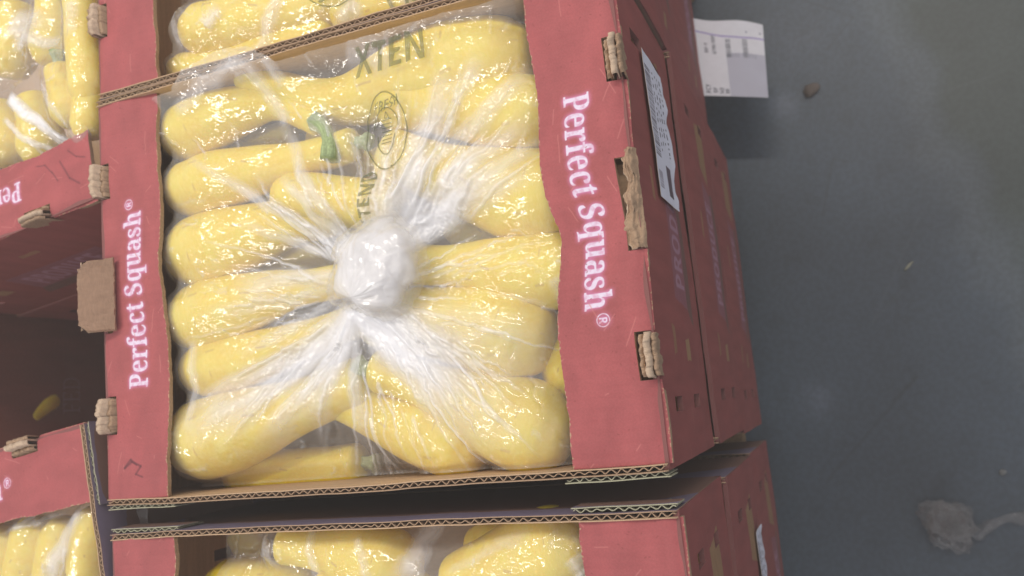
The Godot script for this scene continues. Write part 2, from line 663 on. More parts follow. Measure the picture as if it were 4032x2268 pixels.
# ---------------------------------------------------------------- cartons
func flange_mesh(seed_: int, right_dent: float) -> ArrayMesh:
	var wob := noise(9.0, seed_)
	var fine := noise(160.0, seed_ + 1, FastNoiseLite.TYPE_SIMPLEX, 2)
	var cuts := []
	for c in [[-0.114, -0.083], [-0.031, 0.031], [0.083, 0.114]]:
		cuts.append_array([(c[0] + 0.166) / 0.332, (c[1] + 0.166) / 0.332])
	var us := steps(0, 1, 90, cuts)
	var vs := steps(0, 1, 12, [0.205])
	var pos := func(u: float, v: float) -> Vector3:
		var z := -0.166 + 0.332 * u
		var inner := 0.1655 + 0.004 * wob.get_noise_1d(z) + 0.0006 * fine.get_noise_1d(z) + right_dent * exp(-pow((z - 0.02) / 0.03, 2.0))
		var outer := 0.2300 + 0.0012 * wob.get_noise_1d(z + 5.0)
		var x := lerpf(outer, inner, v)
		var roll := 0.0035 * pow(clampf((x - 0.222) / 0.008, 0.0, 1.0), 2.0)
		var y := 0.190 - roll + 0.0022 * wob.get_noise_2d(z, x * 2.0) - 0.004 * v * v * (0.6 + wob.get_noise_1d(z + 2.0)) 
		return Vector3(x, y, z)
	var skip := func(u: float, v: float) -> bool:
		var z := -0.166 + 0.332 * u
		return v < 0.205 and ((absf(absf(z) - 0.0985) < 0.0155) or absf(z) < 0.031)
	return sheet(us, vs, pos, 0.004, skip, func(u, v): return Vector2(u * 0.976 + 0.012, 0.005 + 0.99 * v))


func side_mesh(seed_: int) -> ArrayMesh:
	var wob := noise(7.0, seed_)
	var holes := []
	var zs := []
	var ys := []
	for s in [-0.131, 0.131]:
		for y in [0.135, 0.063]:
			holes.append(Rect2(s - 0.005, y - 0.013, 0.010, 0.026))
	for r in holes:
		zs.append_array([r.position.x, r.end.x])
		ys.append_array([1.0 - r.position.y / 0.1885, 1.0 - r.end.y / 0.1885])
	for k in zs.size():
		zs[k] = (0.170 - zs[k]) / 0.340
	var us := steps(0, 1, 40, zs)
	var vs := steps(0, 1, 16, ys)
	var pos := func(u: float, v: float) -> Vector3:
		var z := 0.170 - 0.340 * u
		var y := 0.1885 * (1.0 - v)
		var x := 0.2285 + 0.0025 * sin(PI * u) * sin(PI * v) + 0.0012 * wob.get_noise_2d(z, y)
		return Vector3(x, y, z)
	var skip := func(u: float, v: float) -> bool:
		var p := Vector2(0.170 - 0.340 * u, 0.1885 * (1.0 - v))
		for r in holes:
			if r.has_point(p):
				return true
		return false
	return sheet(us, vs, pos, 0.004, skip)


# One liner of an end wall, x across, facing +z
func liner_mesh(z0: float, bow: float, seed_: int, top: float, x0 := -0.2275, x1 := 0.2275, low := 0.002) -> ArrayMesh:
	var wob := noise(8.0, seed_)
	var pos := func(u: float, v: float) -> Vector3:
		var x := lerpf(x0, x1, u)
		var y := lerpf(top + 0.0008 * wob.get_noise_1d(x * 6.0), low, v)
		return Vector3(x, y, z0 + bow * (1.0 - pow(x / 0.228, 2.0)) * (1.0 - v) + 0.0012 * wob.get_noise_2d(x, 3.0) * (1.0 - v))
	return sheet(steps(0, 1, 48), steps(0, 1, 6), pos, 0.0007)


func flute_mesh(z0: float, bow: float, seed_: int, top: float, x0 := -0.2270, x1 := 0.2270, amp := 0.0015) -> ArrayMesh:
	var wob := noise(8.0, seed_)
	var n := int((x1 - x0) / 0.0070 * 10)
	var bump := noise(60.0, seed_ + 3)
	var pos := func(u: float, v: float) -> Vector3:
		var x := lerpf(x0, x1, u)
		var ph := (x - x0) / 0.0070 * TAU + 0.8 * bump.get_noise_1d(x)
		var y := lerpf(top - 0.0008 + 0.0005 * bump.get_noise_1d(x * 2.0), top - 0.03, v)
		return Vector3(x, y, z0 + bow * (1.0 - pow(x / 0.228, 2.0)) + 0.0012 * wob.get_noise_2d(x, 3.0) + amp * (0.75 + 0.5 * bump.get_noise_1d(x * 0.7 + 3.0)) * sin(ph))
	return sheet(steps(0, 1, n), [0.0, 0.4, 1.0], pos, 0.0006)


func tab_mesh(kind: int, seed_: int) -> Array:
	# boards of a folded locking tab that stands in its slot: list of [name, mesh, material]
	var rng := RandomNumberGenerator.new()
	rng.seed = seed_
	var out := []
	var ln := 0.0285 if kind == 0 else 0.058
	var hs := [0.004, 0.011, 0.008]
	var ws := [0.0034, 0.0046, 0.0036]
	var x := 0.2185
	for k in 3:
		var rough := noise(120.0, seed_ + k, FastNoiseLite.TYPE_SIMPLEX, 3)
		var hh: float = hs[k] + rng.randf_range(-0.001, 0.001)
		var w: float = ws[k]
		var l: float = ln * (1.0 - 0.06 * absf(k - 1))
		var x0 := x
		# an arch of board: up one side, over a worn top, down the other
		var prof := [Vector2(0, -0.02), Vector2(0, hh - 0.0012), Vector2(w * 0.22, hh), Vector2(w * 0.78, hh), Vector2(w, hh - 0.0012), Vector2(w, -0.02)]
		var pos := func(u: float, v: float) -> Vector3:
			var f := clampf(v, 0.0, 0.99999) * 5.0
			var i := int(f)
			var p: Vector2 = prof[i].lerp(prof[i + 1], f - i)
			var z := -l / 2 + l * u
			var up := 0.19 + p.y + (0.0016 * rough.get_noise_1d(z * 1.5) if p.y > 0 else 0.0) - (0.003 * pow(absf(u - 0.5) * 2.0, 6.0) if p.y > 0 else 0.0)
			return Vector3(x0 + p.x + 0.0008 * rough.get_noise_1d(z) + p.y * 0.12, up, -z)
		out.append([pos, w])
		x += w + 0.0002
	return out


func carton(key: String, label: String, p: Vector3, turn: float, layer_top: bool, kinds: Array, seed_: int, torn := false, glued := [true, true], parts_group := "red cartons stacked on the pallet") -> Node3D:
	var t := thing("produce_carton", label, "carton", parts_group, p)
	t.rotation.y = turn
	for s in 2:
		var w := part("side_wall", side_mesh(seed_ + s), [M.side_plain if key == "F" else M.side, M.kraft, M.worn], t)
		w.rotation.y = s * PI
		if not layer_top:
			w.scale.y = 1.009
	for s in 2:
		var sgn := 1.0 - 2.0 * s
		var bow := 0.0015
		var rim := 0.150 if key == "A" and s == 1 and layer_top else 0.1915
		var e := part("end_wall", liner_mesh(0.1700, bow, seed_ + 10, rim), [M.end, M.kraft, M.edge], t)
		e.rotation.y = s * PI
		var core := part("corrugated_core", flute_mesh(0.1677, bow, seed_ + 10, rim), [M.flute, M.flute, M.edge], e)
		var inner := part("inner_liner", liner_mesh(0.1659, bow, seed_ + 10, rim), M.kraft, e)
		for q in ([-1.0, 1.0] if glued[s] and layer_top else []):
			var a: float = minf(q * 0.160, q * 0.2285)
			var b: float = maxf(q * 0.160, q * 0.2285)
			part("glued_corner", liner_mesh(0.1742, 0.0, seed_ + 20, 0.1895, a, b, 0.166), [M.end, M.green, M.green], e)
			part("corner_core", flute_mesh(0.1723, 0.0, seed_ + 20, 0.1897, a + 0.001, b - 0.001, 0.0012), M.green, e)
	var bm := part("base_panel", block(Vector3(0.452, 0.004, 0.328), 0.001), M.kraft, t)
	bm.position.y = 0.003
	if not layer_top:
		return t
	for s in 2:
		var f := part("top_flange", flange_mesh(seed_ + 30 + s, 0.0075 if key == "M" and s == 0 else 0.0), [M["flange%d" % kinds[s]], M.kraft, M.edge], t)
		f.rotation.y = s * PI
		for k in 3:
			if k == 1 and torn:
				continue
			var boards := tab_mesh(1 if k == 1 else 0, seed_ + 50 + s * 3 + k)
			var holder: MeshInstance3D = null
			for b in boards.size():
				var pos: Callable = boards[b][0]
				var zc: float = (k - 1) * 0.0985
				var mesh := sheet(steps(0, 1, 26), steps(0, 1, 5), func(u, v): return pos.call(u, v) + Vector3(0, 0, zc), 0.0009)
				var mat = [M.edge, M.pale, M.edge][b]
				if holder == null:
					holder = part("locking_tab", mesh, mat, t)
					holder.rotation.y = s * PI
				else:
					part("folded_board", mesh, mat, holder)
	return t


func build_cartons():
	var where := {
		"M": [Vector3(0.0015, 0, -0.001), 0.0], "N": [Vector3(0.0035, 0, -0.3440), 0.006], "S": [Vector3(0.003, 0, 0.3625), -0.004],
		"A": [Vector3(-0.427, 0, -0.292), deg_to_rad(-82.2)], "B": [Vector3(-0.385, 0, 0.351), deg_to_rad(98.3)], "F": [Vector3(-0.834, 0, 0.01), 0.0]}
	var names := {"M": "centre stack, between the upper and lower ones", "N": "stack at the top of the frame", "S": "stack at the bottom of the frame", "A": "upper left stack, set crosswise", "B": "lower left stack, set crosswise", "F": "far stack across the dark gap"}
	var tops := {
		"M": "open red carton of bagged squash in the centre, white knotted plastic on top", "N": "open red carton cut off by the top edge, double rim against the centre one",
		"S": "open red carton cut off by the bottom edge, with a shaded empty left corner", "A": "open red carton set crosswise at upper left, pen strokes on its flange",
		"B": "open red carton set crosswise at lower left, bag pushing out at its corner", "F": "red carton across the dark gap at the far left"}
	var kinds := {"M": [0, 1], "N": [3, 0], "S": [3, 0], "A": [2, 0], "B": [0, 3], "F": [0, 3]}
	var seed_ := 100
	for k in where:
		var p: Vector3 = where[k][0]
		for layer in 3:
			seed_ += 100
			var sh := Vector3(0.0015 * sin(seed_ * 1.7), BASE + CARTON_H * layer, 0.002 * sin(seed_ * 2.3)) if layer < 2 else Vector3(0, BASE + CARTON_H * layer, 0)
			if k == "N" and layer < 2:
				sh.x -= 0.016
			if layer < 2 and k in ["M", "S"]:
				sh.x += 0.004
			var lab: String = tops[k] if layer == 2 else ["bottom red carton of the ", "middle red carton of the "][layer] + names[k]
			var c := carton(k, lab, p + sh, where[k][1] + (0.006 * sin(seed_ * 0.9) if layer < 2 else 0.0), layer == 2, kinds[k], seed_, k == "M", [k != "N", k != "M" and k != "A"])
			if k == "M" and layer == 2:
				torn_tabs(c)
				shipping_label(c, -0.071, 0.096, 0.112, 0.066, 1)
			if k == "S" and layer == 1:
				shipping_label(c, -0.045, 0.045, 0.12, 0.05, 2)
			if k == "F" and layer == 1:
				wall_letters(c)


# the middle tabs of the centre carton are torn: a crumpled strip on the right, a folded-back flap on the left
func torn_tabs(c: Node3D):
	var rough := noise(70.0, 301, FastNoiseLite.TYPE_SIMPLEX, 4)
	var ridge := noise(28.0, 302, FastNoiseLite.TYPE_SIMPLEX, 3)
	var pos := func(u: float, v: float) -> Vector3:
		var z := -0.036 + 0.066 * u
		var wide := 0.010 + 0.004 * ridge.get_noise_1d(z * 2.0)
		var x := 0.2295 + 0.0015 - wide * v + 0.0008 * rough.get_noise_2d(z, v * 0.01)
		var y := 0.190 + 0.006 * sin(PI * clampf(v * 1.1, 0, 1)) * (0.7 + 0.6 * ridge.get_noise_2d(z, v * 0.05)) + 0.0022 * rough.get_noise_2d(z * 0.8, v * 0.010) - 0.004 * (1.0 - v)
		return Vector3(x, y, z)
	part("torn_tab", sheet(steps(0, 1, 70), steps(0, 1, 14), pos, 0.0012), [M.edge, M.edge, M.pale], c)
	var shade := part("slot_bottom", block(Vector3(0.014, 0.002, 0.06), 0.0005), M.kraft, c)
	shade.position = Vector3(0.221, 0.176, 0)
	# flap folded outward over the dark gap
	var flap := func(u: float, v: float) -> Vector3:
		var z := 0.030 - 0.060 * u
		var cham := clampf((absf(u - 0.5) - 0.40) / 0.10, 0.0, 1.0)
		var reach := 0.027 * (1.0 - 0.28 * cham)
		var x := -0.2110 - reach * v
		var y := 0.1925 + 0.0145 * v - 0.004 * v * v + 0.0008 * rough.get_noise_2d(z, v * 0.02)
		return Vector3(x, y, z)
	part("folded_flap", sheet(steps(0, 1, 40), steps(0, 1, 8), flap, 0.0038), [M.brown, M.brown, M.edge], c)
	var lip := func(u: float, v: float) -> Vector3:
		var z := 0.027 - 0.056 * u
		var x := -0.2345 - 0.006 * v * (0.75 + 0.8 * ridge.get_noise_1d(z)) + 0.001 * rough.get_noise_1d(z)
		return Vector3(x, 0.2045 + 0.0015 * rough.get_noise_2d(z, v) - 0.006 * v, z)
	part("torn_lip", sheet(steps(0, 1, 50), steps(0, 1, 5), lip, 0.0008), [M.pale, M.edge, M.pale], c)


func shipping_label(c: Node3D, z_mid: float, y_mid: float, len_: float, tall: float, kind: int):
	var w := 512
	var h := 288
	var img := noisy_image(w, h, Color(0.88, 0.88, 0.93), 0.02, 90 + kind)
	var rng := RandomNumberGenerator.new()
	rng.seed = 900 + kind
	var x := 150
	while x < 470:      # bar code
		var bw := rng.randi_range(2, 6)
		img.fill_rect(Rect2i(x, 12, bw, 74), Color(0.30, 0.25, 0.30))
		x += bw + rng.randi_range(2, 7)
	x = 40
	while x < 100:
		img.fill_rect(Rect2i(x, 18, 4, 56), Color(0.42, 0.36, 0.42))
		x += rng.randi_range(7, 12)
	img.fill_rect(Rect2i(30, 150, 110, 74), Color(0.40, 0.34, 0.38))
	for r in 4:
		var xx := 170 + rng.randi_range(0, 60)
		while xx < 480:
			var ww := rng.randi_range(6, 22)
			img.fill_rect(Rect2i(xx, 112 + r * 40, ww, 13), Color(0.34, 0.30, 0.36))
			xx += ww + rng.randi_range(6, 22)
	var wob := noise(20.0, 95 + kind)
	var pos := func(u: float, v: float) -> Vector3:
		var z := z_mid - len_ / 2 + len_ * (1.0 - u)
		var cut := 0.0
		var y := y_mid + tall / 2 - tall * v
		return Vector3(0.2312 + 0.0025 * sin(PI * (0.168 - z) / 0.336) * sin(PI * (1.0 - y / 0.187)) + 0.0006 * absf(wob.get_noise_2d(z, y)) + 0.004 * pow(v, 6.0) * absf(wob.get_noise_1d(z)), y + 0.004 * wob.get_noise_1d(z * 0.5) * v, z)
	part("paper_label", sheet(steps(0, 1, 40), steps(0, 1, 14), pos, 0.0003), [textured(img, 0.5), M.pale, M.pale], c)


func wall_letters(c: Node3D):
	var st := SurfaceTool.new()
	st.begin(Mesh.PRIMITIVE_TRIANGLES)
	for t in text_triangles("FED", "Droid Serif", 400):
		for p in t:
			st.set_normal(Vector3.RIGHT)
			st.add_vertex(Vector3(0.2335, 0.075 + p.y * 0.026, 0.065 - p.x * 0.046))
	part("printed_letters", st.commit(), plain(Color(0.64, 0.46, 0.46)), c)


# ---------------------------------------------------------------- squash
func squash(key: String, pts: Array, fat: float, neck: float, stem: bool, label: String):
	var path := [pts[0] + (pts[0] - pts[1]).normalized() * fat * 0.5]
	path.append_array(pts)
	var cv := Curve3D.new()
	for i in path.size():
		var tan := Vector3.ZERO
		if i > 0 and i < path.size() - 1:
			tan = (path[i + 1] - path[i - 1]) / 6.0
		cv.add_point(path[i], -tan, tan)
	var total := cv.get_baked_length()
	var n := 44
	var ring := 26
	var seed_ := squashes.values().reduce(func(a, b): return a + b.size(), 0) as int
	var lump := noise(22.0, 700 + seed_, FastNoiseLite.TYPE_SIMPLEX_SMOOTH, 2)
	var centre := PackedVector3Array()
	var radii := PackedFloat32Array()
	var st := SurfaceTool.new()
	st.begin(Mesh.PRIMITIVE_TRIANGLES)
	for i in n + 1:
		var f := float(i) / n
		var s := total * (0.5 - 0.5 * cos(PI * f)) if f < 0.5 else total * (f * 0.0 + 0.5 - 0.5 * cos(PI * f))
		var c := cv.sample_baked(s, true)
		var ahead := (cv.sample_baked(minf(s + 0.002, total), true) - cv.sample_baked(maxf(s - 0.002, 0.0), true)).normalized()
		var k := clampf(s / total, 0.0, 1.0)
		var body := lerpf(fat, neck, smoothstep(0.22, 0.80, k))
		if s < fat * 1.15:
			body *= sqrt(maxf(0.0, 1.0 - pow(1.0 - s / (fat * 1.15), 2.2)))
		var left := total - s
		if left < neck * 0.7:
			body *= sqrt(maxf(0.0, 1.0 - pow(1.0 - left / (neck * 0.7), 2.0) * 0.92))
		centre.append(c)
		radii.append(body)
		var side := ahead.cross(Vector3.UP).normalized()
		var up := side.cross(ahead).normalized()
		for j in ring + 1:
			var a := TAU * j / ring
			var dir := side * cos(a) + up * sin(a)
			var r := body * (1.0 + 0.05 * lump.get_noise_3dv(c + dir * fat) + 0.010 * cos(a * 5.0 + seed_))
			st.set_uv(Vector2(k * 0.98 + 0.01, fposmod(float(j) / ring + seed_ * 0.37, 1.0) if false else float(j) / ring))
			st.add_vertex(c + dir * r)
	for i in n:
		for j in ring:
			var a := i * (ring + 1) + j
			for q in [a, a + ring + 1, a + 1, a + 1, a + ring + 1, a + ring + 2]:
				st.add_index(q)
	st.generate_normals()
	var t := thing("yellow_squash", label, "squash", "yellow squash in the cartons")
	part("body", st.commit(), M.skin, t)
	# pale brown scar where the flower sat
	if not squashes.has(key):
		squashes[key] = []
	squashes[key].append([centre, radii])
	if stem:
		var end := cv.sample_baked(total, true)
		var dir := (end - cv.sample_baked(total - 0.006, true)).normalized()
		var curl := 1.0 if seed_ == 0 else 0.25
		var length := 0.042 if seed_ == 0 else 0.016
		var ss := SurfaceTool.new()
		ss.begin(Mesh.PRIMITIVE_TRIANGLES)
		var m := 14
		var r0 := neck * (0.66 if seed_ == 0 else 0.50)
		var q := end - dir * 0.004 + (Vector3(0, 0.006, 0) if seed_ == 0 else Vector3.ZERO)
		var d := dir
		for i in m + 1:
			var f := float(i) / m
			var side := d.cross(Vector3.UP).normalized()
			var up := side.cross(d).normalized()
			var r := r0 * (1.0 - 0.35 * sin(PI * minf(f * 1.3, 1.0)))
			if i == m:
				r *= 0.05
			for j in 16:
				var a := TAU * j / 15.0
				ss.set_uv(Vector2(f, j / 15.0))
				ss.add_vertex(q + (side * cos(a) + up * sin(a)) * r * (1.0 + 0.13 * cos(a * 5.0)))
			if i < m - 1:
				q += d * length / (m - 1)
				d = d.rotated(Vector3.UP, -curl * 1.25 / m).normalized()
			centre.append(q)
		for i in m:
			for j in 15:
				var a := i * 16 + j
				for x in [a, a + 16, a + 1, a + 1, a + 16, a + 17]:
					ss.add_index(x)
		ss.generate_normals()
		part("stem", ss.commit(), M.stem, t)


func build_squash():
	squash("M", [Vector3(-0.169, 0.665, -0.138), Vector3(-0.121, 0.668, -0.145), Vector3(-0.070, 0.670, -0.144), Vector3(-0.034, 0.673, -0.125), Vector3(-0.017, 0.676, -0.113)], 0.0254, 0.0117, true, "yellow squash with a curled green stem, top of the left row in the centre carton")
	squash("M", [Vector3(0.143, 0.656, -0.135), Vector3(0.099, 0.660, -0.141), Vector3(0.049, 0.663, -0.138), Vector3(-0.000, 0.666, -0.132), Vector3(-0.054, 0.669, -0.152), Vector3(-0.094, 0.673, -0.176)], 0.0338, 0.0153, true, "long yellow squash against the upper wall of the centre carton, right end fat")
	squash("M", [Vector3(-0.166, 0.664, -0.088), Vector3(-0.121, 0.667, -0.091), Vector3(-0.066, 0.669, -0.091), Vector3(-0.018, 0.672, -0.091), Vector3(0.013, 0.675, -0.092)], 0.0261, 0.0135, true, "yellow squash second down the left row of the centre carton, under the pale wrinkles")
	squash("M", [Vector3(-0.169, 0.659, -0.034), Vector3(-0.120, 0.662, -0.037), Vector3(-0.073, 0.665, -0.042), Vector3(-0.032, 0.668, -0.042), Vector3(-0.004, 0.671, -0.042)], 0.0323, 0.0180, false, "plump yellow squash third down the left row of the centre carton")
	squash("M", [Vector3(-0.170, 0.661, 0.023), Vector3(-0.117, 0.664, 0.018), Vector3(-0.071, 0.668, 0.013), Vector3(-0.027, 0.671, 0.013), Vector3(0.004, 0.675, 0.013)], 0.0292, 0.0135, false, "yellow squash level with the knotted plastic, fourth down the left row")
	squash("M", [Vector3(-0.163, 0.660, 0.066), Vector3(-0.106, 0.662, 0.062), Vector3(-0.061, 0.664, 0.054), Vector3(-0.026, 0.666, 0.049), Vector3(0.005, 0.669, 0.044)], 0.0238, 0.0135, false, "yellow squash under the white plastic fan, fifth down the left row of the centre carton")
	squash("M", [Vector3(-0.175, 0.657, 0.125), Vector3(-0.123, 0.660, 0.117), Vector3(-0.073, 0.663, 0.107), Vector3(-0.026, 0.666, 0.097), Vector3(0.005, 0.669, 0.089)], 0.0338, 0.0197, false, "thick yellow squash in the lower left corner of the centre carton")
	squash("M", [Vector3(-0.055, 0.676, -0.061), Vector3(-0.026, 0.676, -0.055), Vector3(0.002, 0.675, -0.047), Vector3(0.026, 0.675, -0.040), Vector3(0.049, 0.674, -0.032)], 0.0200, 0.0197, false, "short yellow squash with a rounded end pointing left, above the knotted plastic")
	squash("M", [Vector3(0.163, 0.659, -0.086), Vector3(0.131, 0.660, -0.094), Vector3(0.097, 0.662, -0.106), Vector3(0.065, 0.663, -0.116), Vector3(0.031, 0.665, -0.122)], 0.0300, 0.0224, false, "yellow squash behind the first letter of the right flange, second down the right row")
	squash("M", [Vector3(0.170, 0.657, -0.022), Vector3(0.134, 0.659, -0.031), Vector3(0.095, 0.662, -0.049), Vector3(0.054, 0.665, -0.069), Vector3(0.029, 0.668, -0.081)], 0.0353, 0.0224, false, "large yellow squash middle of the right row, above the brown gap")
	squash("M", [Vector3(0.174, 0.662, 0.031), Vector3(0.136, 0.665, 0.026), Vector3(0.100, 0.668, 0.018), Vector3(0.070, 0.670, 0.013), Vector3(0.042, 0.673, 0.007)], 0.0277, 0.0153, false, "yellow squash right of the knotted plastic, its narrow neck reaching the knot")
	squash("M", [Vector3(0.135, 0.657, 0.074), Vector3(0.102, 0.659, 0.064), Vector3(0.064, 0.661, 0.055), Vector3(0.029, 0.663, 0.047), Vector3(0.003, 0.665, 0.037)], 0.0353, 0.0251, false, "broad yellow squash below right of the knot, whole under clear film")
	squash("M", [Vector3(0.141, 0.659, 0.144), Vector3(0.109, 0.663, 0.128), Vector3(0.069, 0.667, 0.108), Vector3(0.033, 0.671, 0.091), Vector3(0.009, 0.675, 0.084)], 0.0338, 0.0162, true, "yellow squash lying diagonally with its fat end in the lower right corner")
	squash("M", [Vector3(0.077, 0.652, 0.147), Vector3(0.040, 0.653, 0.132), Vector3(0.001, 0.655, 0.114), Vector3(-0.036, 0.657, 0.096), Vector3(-0.053, 0.658, 0.088)], 0.0284, 0.0197, false, "yellow squash tucked beneath the diagonal one at the lower wall")
	squash("M", [Vector3(0.159, 0.642, 0.108), Vector3(0.152, 0.643, 0.090), Vector3(0.148, 0.643, 0.075)], 0.0231, 0.0197, false, "yellow squash half hidden below the broad one beside the right flange")
	squash("M", [Vector3(-0.153, 0.631, 0.155), Vector3(-0.104, 0.631, 0.156), Vector3(-0.057, 0.631, 0.155), Vector3(-0.027, 0.632, 0.154)], 0.0192, 0.0162, true, "yellow squash with a green cut stem, deepest along the lower wall")
	squash("M", [Vector3(0.067, 0.623, -0.025), Vector3(0.097, 0.622, -0.011), Vector3(0.125, 0.620, 0.000)], 0.0169, 0.0180, false, "yellow squash down in the brown gap right of the knotted plastic")
	squash("M", [Vector3(-0.046, 0.627, -0.122), Vector3(-0.005, 0.628, -0.088), Vector3(0.025, 0.628, -0.048)], 0.0231, 0.0197, false, "yellow squash lying low beneath the printed strip of film")
	squash("M", [Vector3(-0.010, 0.617, -0.015), Vector3(0.005, 0.616, 0.021), Vector3(0.023, 0.616, 0.062)], 0.0231, 0.0224, false, "yellow squash buried below the knotted plastic")
	squash("M", [Vector3(-0.115, 0.617, 0.039), Vector3(-0.076, 0.616, 0.064), Vector3(-0.047, 0.616, 0.088)], 0.0231, 0.0224, false, "yellow squash low under the fan of white folds")
	squash("M", [Vector3(-0.162, 0.621, -0.128), Vector3(-0.118, 0.620, -0.130), Vector3(-0.075, 0.620, -0.129)], 0.0192, 0.0180, false, "yellow squash glimpsed in the gap between the top two of the left row")
	squash("M", [Vector3(-0.167, 0.619, -0.069), Vector3(-0.114, 0.619, -0.075), Vector3(-0.072, 0.618, -0.085)], 0.0207, 0.0197, false, "yellow squash glimpsed in the gap under the second of the left row")
	squash("M", [Vector3(-0.152, 0.619, -0.015), Vector3(-0.101, 0.619, -0.022), Vector3(-0.055, 0.618, -0.032)], 0.0207, 0.0197, false, "yellow squash glimpsed left of the knot, above the fourth of the left row")
	squash("M", [Vector3(0.034, 0.619, -0.113), Vector3(0.072, 0.619, -0.098), Vector3(0.113, 0.618, -0.083)], 0.0207, 0.0197, false, "yellow squash glimpsed below the second of the right row")
	squash("M", [Vector3(0.044, 0.619, 0.087), Vector3(0.081, 0.619, 0.097), Vector3(0.116, 0.618, 0.107)], 0.0207, 0.0197, false, "yellow squash glimpsed between the broad one and the diagonal one")
	squash("M", [Vector3(-0.159, 0.619, 0.094), Vector3(-0.117, 0.619, 0.089), Vector3(-0.076, 0.618, 0.081)], 0.0207, 0.0197, false, "yellow squash glimpsed under pale folds above the lower left corner one")
	squash("M", [Vector3(0.084, 0.609, -0.149), Vector3(0.036, 0.609, -0.119), Vector3(-0.005, 0.608, -0.092)], 0.0207, 0.0197, false, "yellow squash glimpsed under the round green badge of the centre bag")
	squash("N", [Vector3(-0.142, 0.668, -0.227), Vector3(-0.090, 0.669, -0.222), Vector3(-0.033, 0.671, -0.216), Vector3(0.021, 0.672, -0.216)], 0.0238, 0.0180, false, "fat ended yellow squash in the upper carton, nearest its left flange")
	squash("N", [Vector3(-0.166, 0.665, -0.198), Vector3(-0.114, 0.662, -0.191), Vector3(-0.058, 0.660, -0.193), Vector3(-0.005, 0.657, -0.195)], 0.0154, 0.0206, false, "slim yellow squash along the double rim in the upper carton")
	squash("N", [Vector3(0.078, 0.661, -0.202), Vector3(0.037, 0.663, -0.206), Vector3(-0.006, 0.665, -0.206)], 0.0269, 0.0206, false, "yellow squash beneath the round printed badge in the upper carton")
	squash("N", [Vector3(-0.091, 0.665, -0.258), Vector3(-0.034, 0.666, -0.245), Vector3(0.020, 0.667, -0.239)], 0.0246, 0.0206, false, "yellow squash cut off by the top of the frame in the upper carton")
	squash("N", [Vector3(0.116, 0.667, -0.208), Vector3(0.076, 0.668, -0.216), Vector3(0.038, 0.668, -0.223)], 0.0231, 0.0197, false, "yellow squash in the upper carton beside its right flange")
	squash("S", [Vector3(0.016, 0.662, 0.231), Vector3(-0.019, 0.665, 0.221), Vector3(-0.054, 0.669, 0.213), Vector3(-0.084, 0.673, 0.208)], 0.0284, 0.0153, false, "yellow squash with its narrow tip pointing left in the lower carton")
	squash("S", [Vector3(0.149, 0.660, 0.221), Vector3(0.117, 0.662, 0.225), Vector3(0.084, 0.665, 0.234), Vector3(0.056, 0.668, 0.247)], 0.0323, 0.0224, false, "large yellow squash beside the right flange in the lower carton")
	squash("S", [Vector3(0.072, 0.648, 0.219), Vector3(0.100, 0.647, 0.217), Vector3(0.127, 0.645, 0.215)], 0.0169, 0.0180, false, "yellow squash half hidden along the rim of the lower carton")
	squash("S", [Vector3(-0.164, 0.645, 0.247), Vector3(-0.114, 0.646, 0.244), Vector3(-0.068, 0.648, 0.250)], 0.0231, 0.0180, false, "yellow squash in the shaded left part of the lower carton")
	squash("S", [Vector3(-0.150, 0.615, 0.228), Vector3(-0.162, 0.615, 0.214), Vector3(-0.170, 0.615, 0.203)], 0.0154, 0.0135, false, "yellow squash deep in the shaded corner of the lower carton")
	squash("S", [Vector3(0.024, 0.657, 0.260), Vector3(-0.014, 0.660, 0.254), Vector3(-0.057, 0.664, 0.244)], 0.0307, 0.0224, false, "yellow squash cut off by the bottom of the frame in the lower carton")
	squash("N", [Vector3(-0.131, 0.666, -0.299), Vector3(-0.071, 0.667, -0.288), Vector3(-0.015, 0.668, -0.274)], 0.0238, 0.0197, false, "yellow squash of the upper carton, just above the frame on its left")
	squash("N", [Vector3(0.118, 0.666, -0.237), Vector3(0.075, 0.667, -0.243), Vector3(0.033, 0.668, -0.256)], 0.0238, 0.0197, false, "yellow squash of the upper carton, just above the frame on its right")
	squash("N", [Vector3(-0.119, 0.666, -0.345), Vector3(-0.060, 0.667, -0.328), Vector3(-0.004, 0.668, -0.313)], 0.0238, 0.0197, false, "yellow squash of the upper carton, second above the frame on its left")
	squash("N", [Vector3(0.115, 0.666, -0.274), Vector3(0.071, 0.667, -0.285), Vector3(0.026, 0.668, -0.300)], 0.0238, 0.0197, false, "yellow squash of the upper carton, second above the frame on its right")
	squash("S", [Vector3(-0.164, 0.665, 0.276), Vector3(-0.109, 0.666, 0.278), Vector3(-0.056, 0.668, 0.275)], 0.0254, 0.0197, false, "yellow squash of the lower carton, just below the frame on its left")
	squash("S", [Vector3(0.150, 0.662, 0.267), Vector3(0.110, 0.665, 0.275), Vector3(0.069, 0.667, 0.277)], 0.0277, 0.0206, false, "yellow squash of the lower carton, just below the frame on its right")
	squash("S", [Vector3(-0.167, 0.665, 0.319), Vector3(-0.111, 0.666, 0.316), Vector3(-0.059, 0.668, 0.312)], 0.0254, 0.0197, false, "yellow squash of the lower carton, second below the frame on its left")
	squash("S", [Vector3(0.151, 0.662, 0.303), Vector3(0.112, 0.665, 0.306), Vector3(0.066, 0.667, 0.309)], 0.0277, 0.0206, false, "yellow squash of the lower carton, second below the frame on its right")
	squash("A", [Vector3(-0.244, 0.690, -0.185), Vector3(-0.248, 0.690, -0.227), Vector3(-0.251, 0.690, -0.270), Vector3(-0.255, 0.690, -0.302)], 0.0177, 0.0162, false, "yellow squash pressed against the red flange in the upper left carton")
